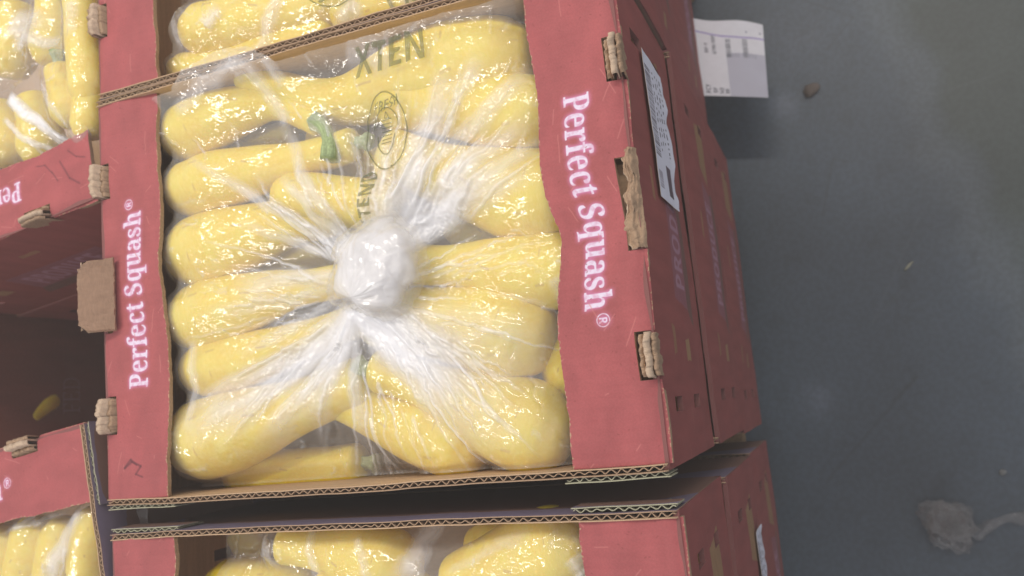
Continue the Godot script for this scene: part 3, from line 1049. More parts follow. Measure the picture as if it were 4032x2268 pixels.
	squash("A", [Vector3(-0.250, 0.689, -0.154), Vector3(-0.246, 0.688, -0.179), Vector3(-0.244, 0.687, -0.209)], 0.0154, 0.0153, false, "yellow squash wedged in the corner of the upper left carton")
	squash("A", [Vector3(-0.276, 0.678, -0.178), Vector3(-0.285, 0.681, -0.205), Vector3(-0.288, 0.684, -0.228)], 0.0215, 0.0144, true, "yellow squash with its green stem showing in the upper left carton")
	squash("A", [Vector3(-0.315, 0.667, -0.249), Vector3(-0.310, 0.668, -0.279), Vector3(-0.307, 0.670, -0.314)], 0.0231, 0.0180, false, "yellow squash at the top of the upper left carton beside a brown gap")
	squash("A", [Vector3(-0.379, 0.661, -0.255), Vector3(-0.372, 0.662, -0.286), Vector3(-0.370, 0.662, -0.319)], 0.0231, 0.0197, false, "yellow squash below the cloudy film at the edge of the upper left carton")
	squash("A", [Vector3(-0.330, 0.668, -0.154), Vector3(-0.333, 0.669, -0.185), Vector3(-0.341, 0.670, -0.214)], 0.0223, 0.0180, false, "yellow squash crossing under the white streak in the upper left carton")
	squash("A", [Vector3(-0.375, 0.669, -0.163), Vector3(-0.378, 0.670, -0.187), Vector3(-0.386, 0.672, -0.216)], 0.0231, 0.0180, false, "yellow squash at the left edge of the frame above the flange with pen strokes")
	squash("B", [Vector3(-0.267, 0.674, 0.180), Vector3(-0.277, 0.674, 0.206), Vector3(-0.283, 0.674, 0.232)], 0.0177, 0.0162, false, "yellow squash pushing out at the corner of the lower left carton")
	squash("B", [Vector3(-0.308, 0.669, 0.189), Vector3(-0.317, 0.670, 0.212), Vector3(-0.327, 0.670, 0.239)], 0.0207, 0.0180, false, "yellow squash second from the gap in the lower left carton")
	squash("B", [Vector3(-0.344, 0.668, 0.188), Vector3(-0.357, 0.669, 0.218), Vector3(-0.367, 0.669, 0.245)], 0.0215, 0.0188, false, "yellow squash under the cloudy streak in the lower left carton")
	squash("B", [Vector3(-0.382, 0.670, 0.193), Vector3(-0.389, 0.671, 0.217), Vector3(-0.399, 0.671, 0.245)], 0.0215, 0.0188, false, "yellow squash at the left edge of the lower left carton")
	squash("F", [Vector3(-0.614, 0.425, 0.056), Vector3(-0.611, 0.443, 0.066), Vector3(-0.614, 0.46, 0.080)], 0.0125, 0.010, false, "yellow squash glimpsed in the dark gap, poking from the far carton")


# ---------------------------------------------------------------- bags
func build_bags():
	strands["M"] = [
		[Vector2(0.010, 0.039), Vector2(-0.153, 0.116), 0.0102, 0.0211, 0.85, 0.45],
		[Vector2(0.008, 0.043), Vector2(-0.118, 0.120), 0.0075, 0.0136, 0.70, 0.35],
		[Vector2(0.008, 0.043), Vector2(-0.083, 0.135), 0.0054, 0.0102, 0.70, 0.40],
		[Vector2(0.009, 0.045), Vector2(-0.047, 0.126), 0.0061, 0.0143, 0.65, 0.25],
		[Vector2(0.011, 0.040), Vector2(-0.018, 0.108), 0.0068, 0.0102, 0.50, 0.12],
		[Vector2(0.011, 0.043), Vector2(-0.002, 0.141), 0.0034, 0.0088, 0.45, 0.25],
		[Vector2(0.016, 0.041), Vector2(0.124, 0.150), 0.0156, 0.0323, 0.72, 0.18],
		[Vector2(0.015, 0.039), Vector2(0.079, 0.119), 0.0088, 0.0170, 0.80, 0.30],
		[Vector2(0.016, 0.038), Vector2(0.041, 0.087), 0.0102, 0.0170, 0.80, 0.25],
		[Vector2(0.040, 0.050), Vector2(0.159, 0.092), 0.0156, 0.0272, 0.42, 0.12],
		[Vector2(0.034, 0.046), Vector2(0.102, 0.102), 0.0136, 0.0238, 0.55, 0.20],
		[Vector2(0.052, -0.007), Vector2(0.131, -0.060), 0.0156, 0.0170, 0.75, 0.35],
		[Vector2(0.048, -0.013), Vector2(0.086, -0.106), 0.0143, 0.0122, 0.70, 0.32],
		[Vector2(0.055, -0.006), Vector2(0.158, -0.038), 0.0116, 0.0116, 0.45, 0.30],
		[Vector2(0.069, -0.051), Vector2(0.166, -0.111), 0.0068, 0.0088, 0.40, 0.28],
		[Vector2(0.084, -0.075), Vector2(0.128, -0.129), 0.0054, 0.0088, 0.35, 0.30],
		[Vector2(0.078, -0.082), Vector2(0.102, -0.123), 0.0088, 0.0102, 0.40, 0.25],
		[Vector2(0.069, -0.016), Vector2(0.175, -0.063), 0.0054, 0.0068, 0.35, 0.30],
		[Vector2(0.088, -0.044), Vector2(0.159, -0.075), 0.0068, 0.0082, 0.30, 0.25],
		[Vector2(0.033, -0.016), Vector2(0.052, -0.095), 0.0102, 0.0122, 0.40, 0.22],
		[Vector2(0.005, -0.011), Vector2(-0.052, -0.124), 0.0068, 0.0054, 0.55, 0.30],
		[Vector2(0.001, -0.009), Vector2(-0.044, -0.074), 0.0054, 0.0048, 0.50, 0.30],
		[Vector2(-0.000, -0.008), Vector2(-0.111, -0.090), 0.0041, 0.0061, 0.50, 0.28],
		[Vector2(-0.002, -0.005), Vector2(-0.141, -0.110), 0.0031, 0.0041, 0.40, 0.25],
		[Vector2(-0.003, -0.000), Vector2(-0.092, -0.044), 0.0034, 0.0048, 0.35, 0.25],
		[Vector2(-0.045, -0.118), Vector2(-0.068, -0.172), 0.0054, 0.0075, 0.35, 0.30],
		[Vector2(-0.005, 0.011), Vector2(-0.099, 0.005), 0.0054, 0.0136, 0.45, 0.25],
		[Vector2(-0.006, 0.020), Vector2(-0.128, 0.025), 0.0048, 0.0068, 0.35, 0.20],
		[Vector2(-0.005, 0.029), Vector2(-0.099, 0.060), 0.0048, 0.0054, 0.35, 0.25],
		[Vector2(0.004, -0.002), Vector2(-0.055, -0.025), 0.0048, 0.0068, 0.30, 0.15],
		[Vector2(-0.143, -0.147), Vector2(-0.068, -0.172), 0.0061, 0.0082, 0.25, 0.35],
		[Vector2(-0.080, -0.171), Vector2(-0.069, -0.158), 0.0068, 0.0088, 0.30, 0.30],
		[Vector2(-0.046, -0.164), Vector2(-0.039, -0.145), 0.0054, 0.0061, 0.35, 0.30],
		[Vector2(0.024, -0.157), Vector2(0.061, -0.140), 0.0116, 0.0136, 0.25, 0.22],
		[Vector2(-0.144, 0.046), Vector2(-0.149, 0.115), 0.0048, 0.0054, 0.30, 0.35],
		[Vector2(0.166, 0.039), Vector2(0.173, 0.067), 0.0054, 0.0054, 0.25, 0.25],
	]
	strands["N"] = [
		[Vector2(-0.038, -0.219), Vector2(-0.084, -0.169), 0.0068, 0.0061, 0.40, 0.30],
		[Vector2(0.027, -0.201), Vector2(-0.000, -0.171), 0.0088, 0.0116, 0.45, 0.40],
		[Vector2(-0.114, -0.216), Vector2(-0.097, -0.227), 0.0068, 0.0088, 0.45, 0.40],
		[Vector2(0.068, -0.193), Vector2(0.093, -0.163), 0.0068, 0.0068, 0.30, 0.20],
		[Vector2(-0.151, -0.240), Vector2(-0.144, -0.205), 0.0034, 0.0054, 0.30, 0.30],
	]
	strands["S"] = [
		[Vector2(-0.049, 0.194), Vector2(-0.038, 0.232), 0.0034, 0.0048, 0.35, 0.30],
		[Vector2(0.047, 0.198), Vector2(0.031, 0.236), 0.0075, 0.0116, 0.40, 0.50],
		[Vector2(0.160, 0.220), Vector2(0.170, 0.236), 0.0088, 0.0102, 0.40, 0.40],
		[Vector2(0.068, 0.228), Vector2(0.130, 0.204), 0.0027, 0.0054, 0.25, 0.25],
		[Vector2(-0.005, 0.204), Vector2(0.009, 0.233), 0.0034, 0.0041, 0.30, 0.30],
		[Vector2(-0.088, 0.199), Vector2(-0.076, 0.226), 0.0041, 0.0048, 0.20, 0.30],
	]
	strands["A"] = [
		[Vector2(-0.346, -0.207), Vector2(-0.264, -0.135), 0.0068, 0.0048, 0.95, 0.70],
		[Vector2(-0.351, -0.186), Vector2(-0.279, -0.127), 0.0034, 0.0027, 0.50, 0.40],
		[Vector2(-0.350, -0.267), Vector2(-0.256, -0.237), 0.0082, 0.0054, 0.40, 0.30],
		[Vector2(-0.355, -0.288), Vector2(-0.295, -0.266), 0.0150, 0.0122, 0.55, 0.30],
		[Vector2(-0.295, -0.207), Vector2(-0.264, -0.157), 0.0034, 0.0041, 0.30, 0.30],
		[Vector2(-0.245, -0.266), Vector2(-0.245, -0.234), 0.0061, 0.0048, 0.35, 0.30],
		[Vector2(-0.321, -0.164), Vector2(-0.303, -0.124), 0.0020, 0.0020, 0.40, 0.40],
	]
	strands["B"] = [
		[Vector2(-0.268, 0.173), Vector2(-0.312, 0.235), 0.0082, 0.0102, 0.40, 0.55],
		[Vector2(-0.238, 0.172), Vector2(-0.252, 0.188), 0.0048, 0.0048, 0.40, 0.30],
		[Vector2(-0.347, 0.183), Vector2(-0.292, 0.173), 0.0034, 0.0041, 0.40, 0.30],
		[Vector2(-0.328, 0.174), Vector2(-0.358, 0.187), 0.0027, 0.0027, 0.30, 0.30],
		[Vector2(-0.282, 0.202), Vector2(-0.294, 0.232), 0.0027, 0.0027, 0.35, 0.30],
	]
	bag("M", Rect2(-0.172, -0.193, 0.350, 0.357), "clear plastic bag over the squash in the centre carton, gathered into a white knot")
	bag("N", Rect2(-0.172, -0.40, 0.350, 0.222), "clear plastic bag in the carton at the top edge, round green badge on it")
	bag("S", Rect2(-0.150, 0.196, 0.335, 0.24), "clear plastic bag over the squash in the carton at the bottom edge")
	bag("A", Rect2(-0.440, -0.36, 0.218, 0.26), "clear plastic bag with a bright white streak in the upper left carton")
	bag("B", Rect2(-0.440, 0.145, 0.208, 0.24), "clear plastic bag bulging at the corner of the lower left carton")


func bag(key: String, box: Rect2, label: String):
	var seed_ := 1000 + key.unicode_at(0)
	# 1. drape on a coarse grid: the film rests on the squash and spans the gaps between them
	var cs := 0.003
	var nx := int(box.size.x / cs) + 1
	var nz := int(box.size.y / cs) + 1
	var hard := PackedFloat32Array()
	hard.resize(nx * nz)
	hard.fill(0.652)
	for sq in squashes[key]:
		var ce: PackedVector3Array = sq[0]
		var ra: PackedFloat32Array = sq[1]
		for i in ra.size():
			var c := ce[i]
			var r := ra[i] + 0.001
			for jz in range(maxi(0, int((c.z - r - box.position.y) / cs)), mini(nz - 1, int((c.z + r - box.position.y) / cs) + 1) + 1):
				for jx in range(maxi(0, int((c.x - r - box.position.x) / cs)), mini(nx - 1, int((c.x + r - box.position.x) / cs) + 1) + 1):
					var dx := box.position.x + jx * cs - c.x
					var dz := box.position.y + jz * cs - c.z
					var d2 := dx * dx + dz * dz
					if d2 < r * r:
						var y := c.y + sqrt(r * r - d2)
						if y > hard[jz * nx + jx]:
							hard[jz * nx + jx] = y
	if key == "M":      # a loose corner of the bag lies over the double rim
		for jz in nz:
			for jx in nx:
				var z := box.position.y + jz * cs
				if z < -0.1625:
					hard[jz * nx + jx] = 0.7035 if z > -0.177 else 0.7035 + (z + 0.177) * 0.5
	var cur := hard.duplicate()
	for it in 70:
		var nxt := cur.duplicate()
		for jz in range(1, nz - 1):
			var row := jz * nx
			for jx in range(1, nx - 1):
				var k := row + jx
				var v := (cur[k - 1] + cur[k + 1] + cur[k - nx] + cur[k + nx]) * 0.25
				nxt[k] = v if v > hard[k] else hard[k]
		cur = nxt
	# 2. fine grid with creases
	var fs := 0.0010
	var fx := int(box.size.x / fs)
	var fz := int(box.size.y / fs)
	var crease := noise(34.0, seed_, FastNoiseLite.TYPE_SIMPLEX, 2)
	crease.fractal_type = FastNoiseLite.FRACTAL_RIDGED
	var small := noise(95.0, seed_ + 1, FastNoiseLite.TYPE_SIMPLEX, 2)
	small.fractal_type = FastNoiseLite.FRACTAL_RIDGED
	var where := noise(14.0, seed_ + 2)
	var streak := noise(1.0, seed_ + 3, FastNoiseLite.TYPE_SIMPLEX, 3)
	var alpha := PackedFloat32Array()
	var high := PackedFloat32Array()
	alpha.resize((fx + 1) * (fz + 1))
	high.resize((fx + 1) * (fz + 1))
	for jz in fz + 1:
		for jx in fx + 1:
			var x := box.position.x + jx * fs
			var z := box.position.y + jz * fs
			var gx := clampf(jx * fs / cs, 0.0, nx - 1.001)
			var gz := clampf(jz * fs / cs, 0.0, nz - 1.001)
			var ix := int(gx)
			var iz := int(gz)
			var k := iz * nx + ix
			var y := lerpf(lerpf(cur[k], cur[k + 1], gx - ix), lerpf(cur[k + nx], cur[k + nx + 1], gx - ix), gz - iz)
			var w := clampf(0.62 + 1.5 * where.get_noise_2d(x, z), 0.10, 1.5)
			var off := Vector2(x - 0.024, z - 0.030)
			var rr := off.length()
			if key == "M" and rr > 0.02:
				var th := off.angle()
				y += 0.0016 + 0.0016 * w * facet(rr * 58.0, th * 8.0, 1) * minf(1.0, rr / 0.10) + 0.00062 * w * facet(rr * 120.0, th * 19.0, 2)
				y += 0.00030 * facet(x * 330.0 + z * 120.0, z * 330.0 - x * 90.0, 3)
			else:
				y += 0.0016 + 0.0015 * w * facet(x * 90.0 + z * 35.0, z * 90.0 - x * 30.0, 4) + 0.0006 * w * facet(x * 190.0, z * 200.0 + x * 60.0, 5)
				y += 0.00028 * facet(x * 330.0 + z * 120.0, z * 330.0 - x * 90.0, 3)
			high[jz * (fx + 1) + jx] = y
			alpha[jz * (fx + 1) + jx] = 0.05 * maxf(0.0, where.get_noise_2d(x * 2.0 + 7, z * 2.0))
	var all: Array = strands.get(key, []).duplicate()
	var rng := RandomNumberGenerator.new()
	rng.seed = seed_
	if key == "M":      # thin creases that run out from the knot
		for k in 120:
			var a := rng.randf() * TAU
			var dir := Vector2(cos(a), sin(a))
			var r0 := rng.randf_range(0.03, 0.10)
			all.append([Vector2(0.024, 0.030) + dir * r0, Vector2(0.024, 0.030) + dir.rotated(rng.randfn(0.0, 0.06)) * (r0 + rng.randf_range(0.02, 0.10)), rng.randf_range(0.0012, 0.0022), rng.randf_range(0.0012, 0.0022), rng.randf_range(0.12, 0.5), 0.15, rng.randf_range(0.4, 1.6)])
	for k in int(box.get_area() * 2600.0):      # short random crinkles
		var a := Vector2(rng.randf_range(box.position.x, box.end.x), rng.randf_range(box.position.y, box.end.y))
		if where.get_noise_2d(a.x, a.y) < rng.randf_range(-0.35, 0.25):
			continue
		var turn := rng.randf() * TAU
		if key == "M":
			turn = (a - Vector2(0.024, 0.030)).angle() + rng.randfn(0.0, 0.4)
		all.append([a, a + Vector2(cos(turn), sin(turn)) * rng.randf_range(0.006, 0.012) * (1.0 + 3.0 * pow(rng.randf(), 3.0)), rng.randf_range(0.0012, 0.0026), 0.0014, rng.randf_range(0.05, 0.34), 0.05, rng.randf_range(-1.1, 1.9)])
	for s in all:
		var a: Vector2 = s[0]
		var b: Vector2 = s[1]
		var ln := a.distance_to(b)
		var u := (b - a) / ln
		var side := Vector2(-u.y, u.x)
		var wmax: float = maxf(s[2], s[3]) * 1.35 + 0.003
		var lo := a.min(b) - Vector2(wmax, wmax)
		var hi := a.max(b) + Vector2(wmax, wmax)
		for jz in range(maxi(0, int((lo.y - box.position.y) / fs)), mini(fz, int((hi.y - box.position.y) / fs)) + 1):
			for jx in range(maxi(0, int((lo.x - box.position.x) / fs)), mini(fx, int((hi.x - box.position.x) / fs)) + 1):
				var q := Vector2(box.position.x + jx * fs, box.position.y + jz * fs) - a
				var t := q.dot(u) / ln
				if t < -0.05 or t > 1.05:
					continue
				var bend := 0.003 * streak.get_noise_2d(t * 2.0, ln * 90.0)
				var d := q.dot(side) + bend * sin(PI * clampf(t, 0, 1))
				var wid := lerpf(s[2], s[3], clampf(t, 0.0, 1.0)) * (1.15 if s.size() == 6 else 1.0)
				var e := absf(d) / wid
				if e >= 1.0:
					continue
				var body := 1.0 - e * e
				var ends := clampf((t + 0.05) / 0.10, 0, 1) * clampf((1.05 - t) / 0.28, 0, 1)
				var st := 0.92 + 0.40 * facet(d * 95.0 + ln * 77.0, t * ln * 16.0, 6) + 0.20 * facet(d * 420.0, t * ln * 50.0 + 9.0, 7)
				var k := jz * (fx + 1) + jx
				var add := clampf(lerpf(s[4], s[5], clampf(t, 0, 1)) * body * ends * st * 0.95, 0.0, 0.93)
				alpha[k] = 1.0 - (1.0 - alpha[k]) * (1.0 - add)
				if s.size() > 6:
					high[k] += ends * body * 0.0011 * s[6]
					continue
				high[k] += ends * body * (0.0009 * (0.35 + facet(d * 95.0 + ln * 77.0, t * ln * 16.0, 6)))
	# the film also draws up towards the knot
	var st1 := SurfaceTool.new()
	st1.begin(Mesh.PRIMITIVE_TRIANGLES)
	var st2 := SurfaceTool.new()
	st2.begin(Mesh.PRIMITIVE_TRIANGLES)
	var knot := Vector2(0.024, 0.030)
	for jz in fz + 1:
		for jx in fx + 1:
			var k := jz * (fx + 1) + jx
			var x := box.position.x + jx * fs
			var z := box.position.y + jz * fs
			if key == "M":
				var d := Vector2(x, z).distance_to(knot)
				high[k] += 0.012 * exp(-pow(d / 0.030, 2.0))
			var p := Vector3(x, high[k], z)
			st1.add_vertex(p)
			st2.set_color(Color(1, 1, 1, alpha[k]))
			st2.add_vertex(p + Vector3(0, 0.0007, 0))
	var ragged := noise(30.0, 77)
	for jz in fz:
		for jx in fx:
			var k := jz * (fx + 1) + jx
			if key == "M":
				var x := box.position.x + jx * fs
				var z := box.position.y + jz * fs
				var reach := 0.024 * (1.0 - pow((x + 0.092) / 0.052, 2.0)) + 0.004 * ragged.get_noise_1d(x)
				if z < -0.1615 - maxf(0.0, reach):
					continue
			for q in [k, k + 1, k + fx + 2, k, k + fx + 2, k + fx + 1]:
				st1.add_index(q)
			if alpha[k] + alpha[k + 1] + alpha[k + fx + 1] + alpha[k + fx + 2] > 0.05:
				for q in [k, k + 1, k + fx + 2, k, k + fx + 2, k + fx + 1]:
					st2.add_index(q)
	st1.generate_normals()
	st2.generate_normals()
	var t := thing("plastic_bag", label, "plastic bag", "clear bags over the squash")
	part("clear_film", st1.commit(), M.film, t)
	part("cloudy_folds", st2.commit(), M.fold, t)
	var over := func(q: Vector2, lift := 0.0016) -> Vector3:
		var jx := clampi(int((q.x - box.position.x) / fs), 0, fx)
		var jz := clampi(int((q.y - box.position.y) / fs), 0, fz)
		return Vector3(q.x, high[jz * (fx + 1) + jx] + lift, q.y)
	if key == "M":
		knotted_top(t)
		film_text(t, "XTEN", over, Vector2(0.027, -0.135), Vector2(0.060, 0.0), Vector2(0.003, -0.020))
		badge(t, over, Vector2(0.047, -0.090), 0.0165, 0.030, 0.0)
		film_text(t, "FRESH", over, Vector2(0.0375, -0.1045), Vector2(0.021, -0.004), Vector2(0.001, -0.008))
		film_text(t, "XTEND", over, Vector2(0.031, -0.016), Vector2(0.008, -0.044), Vector2(-0.012, -0.001))
	if key == "N":
		film_text(t, "XT", over, Vector2(0.083, -0.205), Vector2(-0.034, 0.012), Vector2(0.0, 0.020))
		badge(t, over, Vector2(0.012, -0.228), 0.030, 0.028, PI)
		film_text(t, "NESS", over, Vector2(0.030, -0.214), Vector2(-0.034, -0.002), Vector2(0.0, 0.010))


func film_text(t: Node3D, text: String, over: Callable, from: Vector2, along: Vector2, up: Vector2):
	var st := SurfaceTool.new()
	st.begin(Mesh.PRIMITIVE_TRIANGLES)
	for tri in text_triangles(text, "Droid Sans", 700):
		var q := []
		for p in tri:
			var bent := Vector2(0.0014 * facet(p.x * 5.0, p.y * 2.0, 31), 0.0016 * facet(p.x * 6.0, p.y * 2.0, 32))
			q.append(over.call(from + along * p.x + up * p.y + bent))
		for k in [0, 1, 2]:
			st.set_normal(Vector3.UP)
			st.add_vertex(q[k])
	part("printed_letters", st.commit(), M.ink, t)


func badge(t: Node3D, over: Callable, c: Vector2, rx: float, rz: float, turn: float):
	var st := SurfaceTool.new()
	st.begin(Mesh.PRIMITIVE_TRIANGLES)
	var line := func(pts: Array, w: float):
		for k in pts.size() - 1:
			var a: Vector2 = pts[k]
			var b: Vector2 = pts[k + 1]
			var s := (b - a).orthogonal().normalized() * w / 2
			quad(st, over.call(a + s), over.call(b + s), over.call(b - s), over.call(a - s))
	var ell := func(sx: float, sz: float, a0: float, a1: float, n: int) -> Array:
		var out := []
		for k in n + 1:
			var a := lerpf(a0, a1, float(k) / n)
			out.append(c + Vector2(cos(a) * sx, sin(a) * sz).rotated(turn))
		return out
	line.call(ell.call(rx, rz, 0.0, TAU, 48), 0.0012)
	line.call(ell.call(rx * 0.62, rz * 0.62, PI * 1.05, PI * 1.95, 20), 0.0010)
	line.call(ell.call(rx * 0.45, rz * 0.62, 0.15, PI - 0.15, 20), 0.0011)
	for k in 7:
		var z := (-0.30 + k * 0.105) * rz
		line.call([c + Vector2(-rx * 0.22, z).rotated(turn), c + Vector2(rx * 0.26, z - 0.0008).rotated(turn)], 0.0010)
	line.call([c + Vector2(0, -rz * 0.52).rotated(turn), c + Vector2(rx * 0.14, -rz * 0.34).rotated(turn), c + Vector2(-rx * 0.10, -rz * 0.36).rotated(turn), c + Vector2(0, -rz * 0.52).rotated(turn)], 0.0009)
	st.generate_normals()
	part("printed_badge", st.commit(), M.ink, t)


# the gathered mouth of the bag: a puffed, wrinkled white ball tied off at its lower left
func knotted_top(t: Node3D):
	var n := 150
	var m := 84
	var wr := noise(60.0, 811, FastNoiseLite.TYPE_SIMPLEX, 3)
	wr.fractal_type = FastNoiseLite.FRACTAL_RIDGED
	var pleat := noise(1.0, 813, FastNoiseLite.TYPE_SIMPLEX, 3)
	var big := noise(20.0, 812)
	var c := Vector3(0.040, 0.697, 0.012)
	var tie := Vector3(0.022, 0.716, 0.034)
	for shell in 3:
		var st := SurfaceTool.new()
		st.begin(Mesh.PRIMITIVE_TRIANGLES)
		for j in m + 1:
			var v := float(j) / m
			for i in n + 1:
				var a := TAU * i / n
				var pol := v * PI * 0.56
				var d := Vector3(sin(pol) * cos(a), cos(pol), sin(pol) * sin(a))
				var r := 0.0335 - shell * 0.0042
				var p := Vector3(d.x * r * (1.22 if d.x < 0.0 else 1.0), d.y * r * (0.72 + 0.12 * d.x), d.z * r * 1.06)
				# pleats fan out of the tie
				var fan := Vector2(p.x + c.x - tie.x, p.z + c.z - tie.z)
				var pl := facet(fan.angle() * 4.5 + shell * 9.0, fan.length() * 75.0, 11 + shell)
				var w := wr.get_noise_3d(p.x + shell, p.y, p.z)
				p *= 1.0 + 0.22 * big.get_noise_3dv(p + Vector3(shell, 0, 0)) + 0.028 * pl + 0.006 * w
				p = p.lerp(tie - c, 0.75 * exp(-pow(fan.length() / 0.013, 2.0)))
				var rim := 1.0 - smoothstep(0.38, 0.96, v + 0.14 * pl)
				st.set_color(Color(1, 1, 1, clampf(([0.80, 0.75, 0.92][shell] + 0.14 * pl + 0.03 * w) * rim, 0.0, 0.95)))
				st.add_vertex(c + p)
		for j in m:
			for i in n:
				var k := j * (n + 1) + i
				for q in [k, k + 1, k + n + 2, k, k + n + 2, k + n + 1]:
					st.add_index(q)
		st.generate_normals()
		part(["gathered_knot", "inner_gather", "inner_gather"][shell], st.commit(), M.fold, t)
		if shell == 0:
			clear_shell(t, c, tie)


# the outermost, clear layer of the gathered film, crinkled
func clear_shell(t: Node3D, c: Vector3, tie: Vector3):
	var n := 150
	var m := 70
	var wr := noise(70.0, 821, FastNoiseLite.TYPE_SIMPLEX, 3)
	wr.fractal_type = FastNoiseLite.FRACTAL_RIDGED
	var big := noise(20.0, 812)
	var st := SurfaceTool.new()
	st.begin(Mesh.PRIMITIVE_TRIANGLES)
	for j in m + 1:
		for i in n + 1:
			var a := TAU * i / n
			var pol := float(j) / m * PI * 0.5
			var d := Vector3(sin(pol) * cos(a), cos(pol), sin(pol) * sin(a))
			var p := Vector3(d.x * 0.0375 * (1.22 if d.x < 0.0 else 1.0), d.y * 0.0375 * (0.74 + 0.12 * d.x), d.z * 0.0385)
			p *= 1.0 + 0.22 * big.get_noise_3dv(p) + 0.035 * facet(atan2(p.z + c.z - tie.z, p.x + c.x - tie.x) * 6.0, Vector2(p.x + c.x - tie.x, p.z + c.z - tie.z).length() * 120.0, 21)
			var off := Vector2(p.x + c.x - tie.x, p.z + c.z - tie.z).length()
			p = p.lerp(tie - c, 0.75 * exp(-pow(off / 0.013, 2.0)))
			st.add_vertex(c + p)
	for j in m:
		for i in n:
			var k := j * (n + 1) + i
			for q in [k, k + 1, k + n + 2, k, k + n + 2, k + n + 1]:
				st.add_index(q)
	st.generate_normals()
	part("clear_gather", st.commit(), M.film, t)


# ---------------------------------------------------------------- small things
func build_small_things():
	# shipping tag that sticks out from under the bottom carton
	var w := 512
	var h := 768
	var img := noisy_image(w, h, Color(0.95, 0.95, 0.97), 0.015, 120)
	var grey := Color(0.80, 0.80, 0.85)
	img.fill_rect(Rect2i(250, 330, 262, 438), grey)
	var put := func(text: String, x: float, y: float, length: float, tall: float, col: Color, weight: int):
		# set upward: reading direction towards the top of the sheet
		var tr := text_triangles(text, "Droid Sans", weight)
		stamp(img, text_mask(w, h, tr, func(p): return Vector2(x - p.y * tall, y - p.x * length)), col)
	var dark := Color(0.25, 0.25, 0.32, 0.95)
	put.call("FCY", 112, 736, 84, 34, dark, 700)
	put.call("SF", 160, 736, 54, 30, dark, 700)
	put.call("NO", 206, 742, 58, 30, dark, 700)
	put.call("88", 244, 742, 46, 28, dark, 700)
	put.call("RF-1", 125, 330, 92, 24, dark, 700)
	put.call("GT99.1097", 180, 340, 190, 24, dark, 700)
	var rng := RandomNumberGenerator.new()
	rng.seed = 33
	for b in [250, 366]:
		var y := 190
		while y < 372:
			var t := rng.randi_range(3, 9)
			img.fill_rect(Rect2i(b, y, 34, t), Color(0.45, 0.46, 0.50))
			y += t + rng.randi_range(3, 8)
		for k in 3:
			img.fill_rect(Rect2i(b + 42 + k * 18, 336 + rng.randi_range(0, 8), 8, 36), Color(0.68, 0.69, 0.73))
	stroke(img, [Vector2(0, 120), Vector2(110, 130), Vector2(240, 158), Vector2(360, 172), Vector2(512, 160)], 9.0, Color(0.62, 0.55, 0.80, 0.9))
	stroke(img, [Vector2(398, 108), Vector2(398, 116)], 6.0, Color(0.4, 0.4, 0.5))
	stroke(img, [Vector2(488, 100), Vector2(488, 108)], 6.0, Color(0.4, 0.4, 0.5))
	var wob := noise(16.0, 121)
	var tagpos := func(u: float, v: float) -> Vector3:
		var x := 0.2075 + 0.0955 * u - 0.006 * v * u
		var z := lerpf(-0.376 + 0.036 * u + 0.003 * sin(u * 6.0), -0.2635 + 0.0215 * u, v)
		return Vector3(x, 0.124 - 0.006 * u * u + 0.0012 * wob.get_noise_2d(x, z) * u, z)
	var tag := thing("paper_tag", "white printed pallet tag sticking out above the floor, purple pen line across it", "paper tag")
	part("paper", sheet(steps(0, 1, 40), steps(0, 1, 40), tagpos, 0.0003), [textured(img, 0.6), M.pale, M.pale], tag)
	# slip sheets between pallet and cartons
	for k in 2:
		var z0: float = [-0.175, 0.205][k]
		var z1: float = [0.022, 0.33][k]
		var slip := thing("slip_sheet", ["pale edge of a board sheet under the centre stack", "white edge of a board sheet under the bottom stack"][k], "board sheet", "sheets between pallet and cartons")
		var sp := func(u: float, v: float) -> Vector3:
			return Vector3(0.05 + (0.1795 + 0.0035 * k + 0.002 * v * k) * u, 0.1285 - 0.002 * k * u, lerpf(z0, z1, v))
		part("board", sheet(steps(0, 1, 10), steps(0, 1, 10), sp, 0.0015), M.pale if k == 0 else plain(Color(0.86, 0.86, 0.92), 0.6), slip)
	# pebble and chip of dry stem on the floor
	bit("pebble", "small tan chip lying on the concrete near the tag", "pebble", Vector3(0.351, 0.003, -0.278), Vector3(0.0115, 0.0045, 0.0085), Color(0.44, 0.40, 0.37), 0.5)
	bit("straw_chip", "tiny pale sliver alone on the open concrete", "sliver", Vector3(0.437, 0.0015, -0.012), Vector3(0.0075, 0.0016, 0.0016), Color(0.62, 0.62, 0.55), 0.7)
	bit("pebble", "faint pale crumb on the floor above the plastic scrap", "pebble", Vector3(0.505, 0.002, 0.262), Vector3(0.004, 0.002, 0.0035), Color(0.45, 0.46, 0.46), 0.2)
	bit("pebble", "white speck on the floor high in the frame", "pebble", Vector3(0.425, 0.0012, -0.395), Vector3(0.003, 0.0015, 0.002), Color(0.62, 0.64, 0.66), 0.2)
	scrap()


func bit(called: String, label: String, category: String, p: Vector3, r: Vector3, col: Color, turn: float):
	var st := SurfaceTool.new()
	st.begin(Mesh.PRIMITIVE_TRIANGLES)
	var rough := noise(1.2, 130 + int(p.x * 1000))
	var n := 18
	var m := 10
	for j in m + 1:
		for i in n + 1:
			var a := TAU * i / n
			var b := PI * j / m
			var d := Vector3(sin(b) * cos(a), cos(b), sin(b) * sin(a))
			st.add_vertex(d * r * (1.0 + 0.45 * rough.get_noise_3dv(d)))
	for j in m:
		for i in n:
			var k := j * (n + 1) + i
			for q in [k, k + 1, k + n + 2, k, k + n + 2, k + n + 1]:
				st.add_index(q)
	st.generate_normals()
	var o := part(numbered(called), st.commit(), plain(col, 0.85), self)
	o.position = p
	o.rotation.y = turn
	o.set_meta("label", label)
	o.set_meta("category", category)


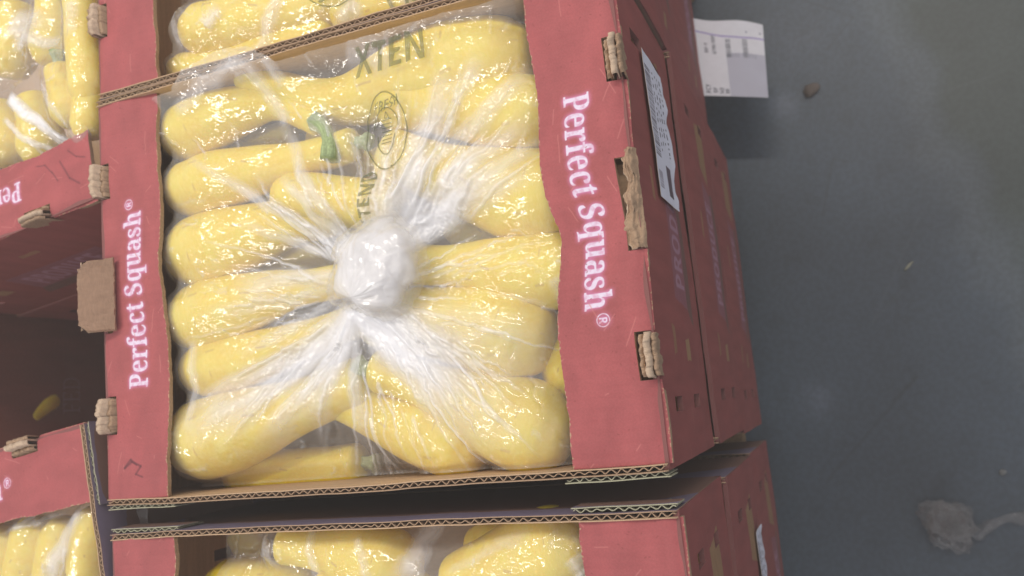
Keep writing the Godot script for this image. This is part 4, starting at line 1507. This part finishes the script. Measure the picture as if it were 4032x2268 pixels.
# a crumpled wad of stretch film with a twisted tail
func scrap():
	var t := thing("film_scrap", "crumpled wad of clear stretch film with a twisted tail on the floor", "plastic scrap", "", Vector3(0.436, 0.0, 0.320))
	var m := StandardMaterial3D.new()
	m.transparency = BaseMaterial3D.TRANSPARENCY_ALPHA
	m.albedo_color = Color(0.40, 0.37, 0.355, 0.12)
	m.roughness = 0.06
	m.metallic_specular = 0.65
	m.cull_mode = BaseMaterial3D.CULL_DISABLED
	var wr := noise(70.0, 140, FastNoiseLite.TYPE_CELLULAR, 2)
	wr.cellular_return_type = FastNoiseLite.RETURN_DISTANCE2_SUB
	var big := noise(30.0, 141)
	for shell in 2:
		var st := SurfaceTool.new()
		st.begin(Mesh.PRIMITIVE_TRIANGLES)
		var n := 140
		var k2 := 70
		for j in k2 + 1:
			for i in n + 1:
				var a := TAU * i / n
				var b := PI * j / k2
				var d := Vector3(sin(b) * cos(a), cos(b), sin(b) * sin(a))
				var p := (d * Vector3(0.025, 0.015, 0.034) * (1.0 - 0.3 * shell)).rotated(Vector3.UP, 0.75)
				p *= 1.0 + 0.55 * big.get_noise_3dv(p + Vector3(shell, 0, 0)) + 0.20 * facet(a * 3.4, b * 6.0, 41 + shell) + 0.10 * facet(a * 7.0, b * 13.0, 51 + shell)
				p.y = maxf(p.y + 0.013, 0.001)
				st.add_vertex(p)
		for j in k2:
			for i in n:
				var k := j * (n + 1) + i
				for q in [k, k + 1, k + n + 2, k, k + n + 2, k + n + 1]:
					st.add_index(q)
		st.generate_normals()
		part("crumpled_film" if shell == 0 else "inner_film", st.commit(), m, t)
	var tail := SurfaceTool.new()
	tail.begin(Mesh.PRIMITIVE_TRIANGLES)
	var steps_ := 70
	for i in steps_ + 1:
		var f := float(i) / steps_
		var c := Vector3(0.024 + 0.16 * f, 0.006 + 0.003 * sin(f * 9.0), 0.014 - 0.020 * smoothstep(0.0, 0.25, f) + 0.004 * sin(f * 5.0))
		for j in 13:
			var a := TAU * j / 12.0
			var r := 0.0052 * (1.0 + 0.35 * sin(a * 3.0 + f * 40.0)) * (1.0 + 0.3 * sin(f * 21.0))
			tail.add_vertex(c + Vector3(0, maxf(-0.005, sin(a) * r * 0.8), cos(a) * r * 1.2))
	for i in steps_:
		for j in 12:
			var k := i * 13 + j
			for q in [k, k + 13, k + 1, k + 1, k + 13, k + 14]:
				tail.add_index(q)
	tail.generate_normals()
	part("twisted_tail", tail.commit(), m, t)
